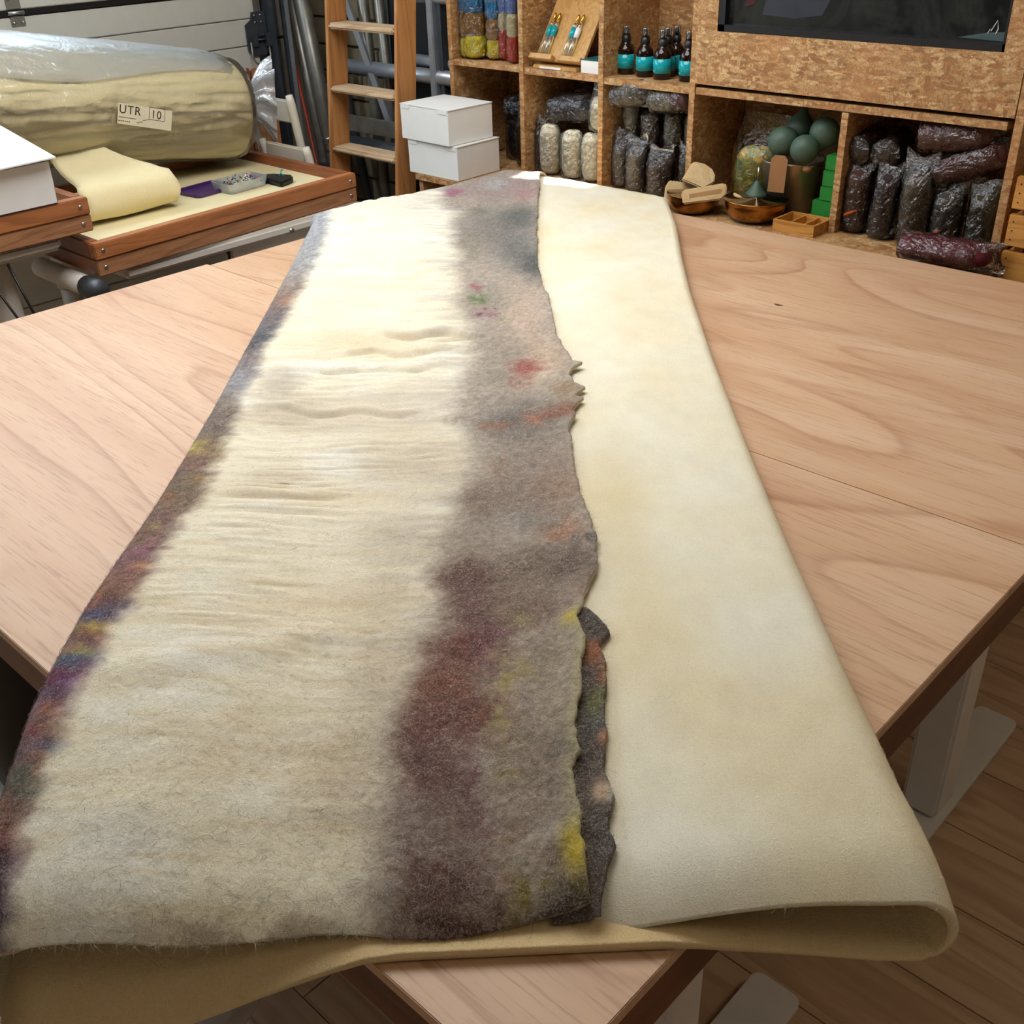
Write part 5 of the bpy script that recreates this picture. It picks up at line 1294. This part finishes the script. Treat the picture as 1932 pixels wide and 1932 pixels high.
# ------------------------------------------------------------------ fourth compartment
yb = thing('wool_bag', 'bag of yellow and green marbled wool behind the green bulb', 'wool bag', (-1.95, 3.22, BZ), 'bags of wool on the shelves')
t = NT('marbled_wool'); v = t.coord(); n1 = t.noise(v, 9, 2, .5, 1.6).outputs[0]
c = t.ramp(n1, (.25, rgb(206, 176, 40)), (.42, rgb(160, 150, 50)), (.49, rgb(120, 138, 90)), (.56, rgb(214, 166, 40)), (.75, rgb(216, 190, 70)))
MARB = t.set(Base__Color=c, Roughness=.9)
P = []
for i in range(15):
    ph = -math.pi / 2 + math.pi * i / 14; P.append([(-1.935 + .082 * max(.03, math.cos(ph)) ** .6 * math.cos(a), 3.21 + .06 * max(.03, math.cos(ph)) ** .6 * math.sin(a), BZ + .10 + .098 * math.copysign(abs(math.sin(ph)) ** .85, math.sin(ph))) for a in np.linspace(0, 2 * math.pi, 25)[:-1]])
mesh('wool_filling', G().grid(P, True), MARB, yb, smooth=True)
P = []
for i in range(19):
    f = i / 18; zz = .29 * f; up = max(0, (f - .62) / .38)
    P.append([(-1.935 + (.086 * min(1, .4 + f * 8) + .006 * math.sin(j * 2.1 + i)) * math.cos(a), 3.21 + (.064 * min(1, .4 + f * 8) * (1 - .94 * up) + .003 * math.sin(j * 1.7 + i)) * math.sin(a) + .05 * up, BZ + .002 + zz) for j, a in enumerate(np.linspace(0, 2 * math.pi, 41)[:-1])])
mesh('plastic_bag', G().grid(P, True), FILM, yb, smooth=True)
bk = thing('metal_bucket', 'shiny metal bucket full of green bulbs on the counter', 'bucket', (-1.775, 3.19, BZ))
bc = (at(1497, 295, y=3.2).x, 3.20, BZ + .0005)
BUCK = plain('polished_steel', rgb(178, 166, 148), .3, .75, .03)
mesh('bucket_wall', G().lathe([(0, .002), (.072, .002), (.075, .0), (.098, .17), (.102, .174), (.102, .178), (.095, .176), (.073, .008), (0, .008)], 40, bc), BUCK, bk, smooth=True)
mesh('handle', G().tube([(bc[0] + .100, bc[1], BZ + .165), (bc[0] + .108, bc[1] - .03, BZ + .17), (bc[0] + .102, bc[1] - .075, BZ + .178)], .0025, 6), SCREW, bk, smooth=True)
tp = at(1472, 293, y=3.085)
tagm = Matrix.Translation(tp) @ Matrix.Rotation(R(12), 4, 'Z')
tg = mesh('kraft_tag', G().prism([(-.027, -.112), (.027, -.112), (.027, -.012), (.016, 0), (-.016, 0), (-.027, -.012)], 0, .0015).xf(tagm @ Matrix.Rotation(R(84), 4, 'X')), KRAFT, bk)
mesh('wood_bead', G().lathe([(0, -.012), (.012, -.006), (.014, 0), (.012, .006), (0, .012)], 14, (bc[0] + .100, bc[1] - .085, BZ + .172)), KRAFT, bk, smooth=True)
def bulb(x, y, z, r, axis, label, neck=.9):
    t = thing('rubber_bulb', label, 'bulb', (x, y, z), 'green rubber bulbs')
    prof = []
    for i in range(13):
        ph = -math.pi / 2 + math.pi * .80 * i / 12; prof.append((max(0, r * math.cos(ph)), r * math.sin(ph)))
    prof += [(r * .36, r * 1.15), (r * .22, r * 1.4), (r * .15, r * 1.7 * neck)]
    q = Vector((0, 0, 1)).rotation_difference(Vector(axis).normalized()).to_matrix().to_4x4()
    m_ = Matrix.Translation((x, y, z)) @ q
    mesh('bulb', G().lathe(prof, 28).xf(m_), GREENR, t, smooth=True)
    mesh('nozzle', G().tube([m_ @ Vector((0, 0, r * 1.66 * neck)), m_ @ Vector((0, 0, r * 2.5))], r * .07, 8), SCREW, t, smooth=True)
for px, py, y, r, axv, lab in ((1478, 268, 3.14, .048, (.2, 1, -.3), 'round green bulb on the left of the bucket'), (1518, 282, 3.12, .044, (0, 1, -.4), 'round green bulb at the front of the bucket'), (1510, 243, 3.21, .045, (.05, .1, 1), 'green bulb pointing up out of the bucket'), (1556, 250, 3.17, .046, (-.35, -.2, -1), 'green bulb hanging nozzle down at the right of the bucket')):
    p = at(px, py, y=y); bulb(p.x, p.y, p.z, r, axv, lab)
p = at(1428, 345, y=3.115); bulb(p.x, p.y, BZ + .045, .043, (0, .05, 1), 'green bulb standing alone behind the copper bowls')
gx = -1.60
for k, (w, d, hh, dx) in enumerate(((.095, .13, .028, .0), (.078, .11, .05, .005), (.056, .09, .045, .012), (.052, .09, .05, .014), (.048, .085, .045, .018))):
    zz = BZ + sum(((.028, .05, .045, .05, .045)[q] for q in range(k)))
    o = mesh('green_box', box((gx - w + dx * 0, 3.13 + .02 * k * 0, zz + .0008), (gx - .004, 3.13 + d, zz + hh)), GREENP, None, bevel=.003)
    tag(o, ('flat green box at the very bottom of the green stack', 'wide green box second from the bottom of the green stack', 'green box in the middle of the green stack', 'green box second from the top of the green stack', 'small green box topmost of the green stack')[k], 'box', 'green boxes beside the divider')
# divided wooden tray
dt = thing('divided_tray', 'small pine tray with compartments in front of the green boxes', 'tray', (-1.64, 3.08, BZ))
tx0, tx1, ty0, ty1 = -1.735, -1.592, 3.00, 3.115
mesh('tray_base', box((tx0, ty0, BZ + .0005), (tx1, ty1, BZ + .006)), PINE, dt)
for a, b in (((tx0, ty0), (tx1, ty0 + .007)), ((tx0, ty1 - .007), (tx1, ty1)), ((tx0, ty0 + .0072), (tx0 + .007, ty1 - .0072)), ((tx1 - .007, ty0 + .0072), (tx1, ty1 - .0072))):
    mesh('tray_side', box((*a, BZ + .006), (*b, BZ + .036)), PINE, dt)
for f in (.35, .68): mesh('tray_partition', box((tx0 + (tx1 - tx0) * f, ty0 + .0072, BZ + .006), (tx0 + (tx1 - tx0) * f + .004, ty1 - .0072, BZ + .032)), PINE, dt)
# copper bowls
def bowl(px, py, r, h, label):
    p = at(px, py, z=BZ + .004); c = (p.x, max(p.y, 2.925 + r * .55), BZ + .0005)
    t = thing('copper_bowl', label, 'bowl', c, 'copper bowls on the counter')
    n = 9; prof = [(r * .42, 0)] + [(r * (.42 + .58 * math.sin(R(90 * k / n)) ** .8), h * (1 - math.cos(R(90 * k / n)))) for k in range(1, n + 1)]
    mesh('bowl_outside', G().lathe(prof + [(r + .003, h + .001), (r + .003, h + .004)], 48, c), COPPER, t, smooth=True)
    inn = [(r + .0028, h + .0042), (r - .002, h + .004)] + [(max(0, a - .003), b + .004) for a, b in prof[::-1]] + [(0, .004)]
    mesh('bowl_inside', G().lathe(inn, 48, c), BRASS, t, smooth=True)
    return c
b1 = bowl(1308, 396, .088, .060, 'copper bowl on the left holding wooden felting tools')
b2 = bowl(1424, 412, .100, .066, 'copper bowl on the right holding small wooden pegs')
GR = 'wooden tools in the left copper bowl'
def facing(px, py, y, tilt, roll=0):
    """a frame at a real depth y: local x to the right along the shelf diagonal, local y up, local z towards the room"""
    return Matrix.Translation(at(px, py, y=y)) @ Matrix.Rotation(R(43), 4, 'Z') @ Matrix.Rotation(R(tilt), 4, 'X') @ Matrix.Rotation(R(roll), 4, 'Z')
y1 = b1[1]
comb = [(-.052, -.04), (-.047, .016), (-.040, .028)] + [(-.036 + .086 * k / 16, .034 - .022 * (k / 16) ** 2 + (.0035 if k % 2 else 0)) for k in range(17)] + [(.054, -.04)]
tag(mesh('felting_comb', G().prism(comb, -.014, .012).xf(facing(1282, 362, y1 + .005, 74)), BEECH, bevel=.0012), 'rounded wooden comb with small teeth in the left copper bowl', 'wooden tool', GR)
blk = [(-.058, -.014), (-.022, .042), (-.014, .045), (.020, .036), (.044, .018), (.053, -.002), (.050, -.026), (.012, -.046)]
tag(mesh('felting_block', G().prism(blk, -.012, .014).xf(facing(1318, 332, y1 + .035, 62)), BEECH, bevel=.004), 'smooth wooden block with a rounded corner leaning on top in the left copper bowl', 'wooden tool', GR)
m_ = facing(1329, 365, y1 - .040, 70, 7)
hb_ = thing('felting_paddle', 'long grooved wooden paddle across the front of the left copper bowl', 'wooden tool', tuple(m_.translation), GR)
mesh('paddle_body', G().prism([(-.072, -.024), (-.074, .014), (-.062, .021), (.066, .022), (.075, .012), (.068, -.016), (.05, -.028)], -.012, .012).xf(m_), BEECH, hb_, bevel=.004)
mesh('groove', G().prism([(-.052, -.008), (-.052, .004), (.050, .006), (.057, .0), (.050, -.008)], .0112, .0126).xf(m_), plain('groove_wood', rgb(178, 138, 90), .6), hb_)
x, y, z_ = b2
for k in range(14):
    a = rnd.uniform(0, 6.28); rr_ = .058 * math.sqrt(rnd.random()); c = Vector((x + rr_ * math.cos(a) + .012, y + rr_ * math.sin(a), z_ + .036 + .007 * (k % 3)))
    d = Vector((rnd.uniform(-1, 1), rnd.uniform(-1, 1), rnd.uniform(-.15, .2))).normalized() * rnd.uniform(.010, .02)
    tag(mesh('wooden_peg', G().tube([c - d, c - d * .8, c + d * .8, c + d], [.003, .006, .006, .003], 10), BEECH, smooth=True), 'small wooden peg lying in the right copper bowl', 'peg', 'pegs in the right copper bowl')
c = Vector((x - .045, y - .02, z_ + .056))
tag(mesh('wooden_stick', G().tube([c + Vector((-.028, .0, .020)), c + Vector((-.02, 0, .016)), c + Vector((.03, .005, -.004)), c + Vector((.036, .006, -.006))], [.004, .006, .0075, .004], 10), BEECH, smooth=True), 'longer wooden stick leaning in the right copper bowl', 'stick')

# ------------------------------------------------------------------ white cartons in front of the left compartments
def carton(x0, y0, z0, w, d, h, rz, label):
    t = thing('mailing_carton', label, 'box', (x0, y0, z0), 'stacked white cartons')
    M = Matrix.Translation((x0, y0, z0)) @ Matrix.Rotation(rz, 4, 'Z')
    mesh('carton_body', G().box((0, 0, 0), (w, d, h - .0035)).xf(M), CARD, t, bevel=.0015)
    mesh('carton_lid', G().box((-.001, -.001, h - .0025), (w + .003, d + .001, h)).xf(M), CARD, t)
    for a, b in ((0.012, .055), (w - .055, w - .006)):
        mesh('lid_tab', G().box((a, -.0022, h - .016), (b, -.0004, h - .003)).xf(M), CARD, t)
    return t
carton(-3.262, 2.842, BZ + .0008, .272, .225, .125, R(0), 'lower white carton on the counter beside the ladder')
carton(-3.285, 2.836, BZ + .1268, .272, .225, .128, R(-2), 'upper white carton stacked on the lower one')

# ------------------------------------------------------------------ slatted crate at the right
cr = thing('slatted_crate', 'tall slatted pine crate at the right end of the shelf unit', 'crate', (-.8, 3.15, 0))
PINE_Z = wood('crate_post_pine', rgb(176, 112, 54), rgb(130, 76, 30), 'Z', .5, 1.6)
PINE_Y = wood('crate_side_pine', rgb(190, 128, 62), rgb(130, 76, 30), 'Y', .5, 1.6)
for x, y in ((-1.000, 3.019), (-.60, 3.019), (-1.000, 3.33), (-.60, 3.33)): mesh('corner_post', box((x, y, 0), (x + .022, y + .03, .985)), PINE_Z, cr)
for k in range(10):
    z0 = .985 - .0995 * (k + 1) + .012
    if z0 < 0: break
    mesh('slat', box((-1.024, 3.0, z0), (-.55, 3.0185, z0 + .084)), PINE, cr, bevel=.002)
    mesh('side_slat', box((-1.018, 3.0192, z0 + .002), (-1.0005, 3.36, z0 + .082)), PINE_Y, cr, bevel=.002)
    nl_ = G()
    for dz in (.018, .042, .066): nl_.tube([(-1.010, 2.999, z0 + dz), (-1.010, 3.002, z0 + dz)], .0022, 6)
    mesh('nail', nl_, BLACK, cr)
tag(mesh('storage_bin', G().box((-.97, 3.06, .01), (-.58, 3.32, .86)), plain('blue_grey_plastic', rgb(96, 116, 138), .5, 0, .03), bevel=.01), 'blue-grey plastic bin showing through the gaps of the slatted crate', 'bin')
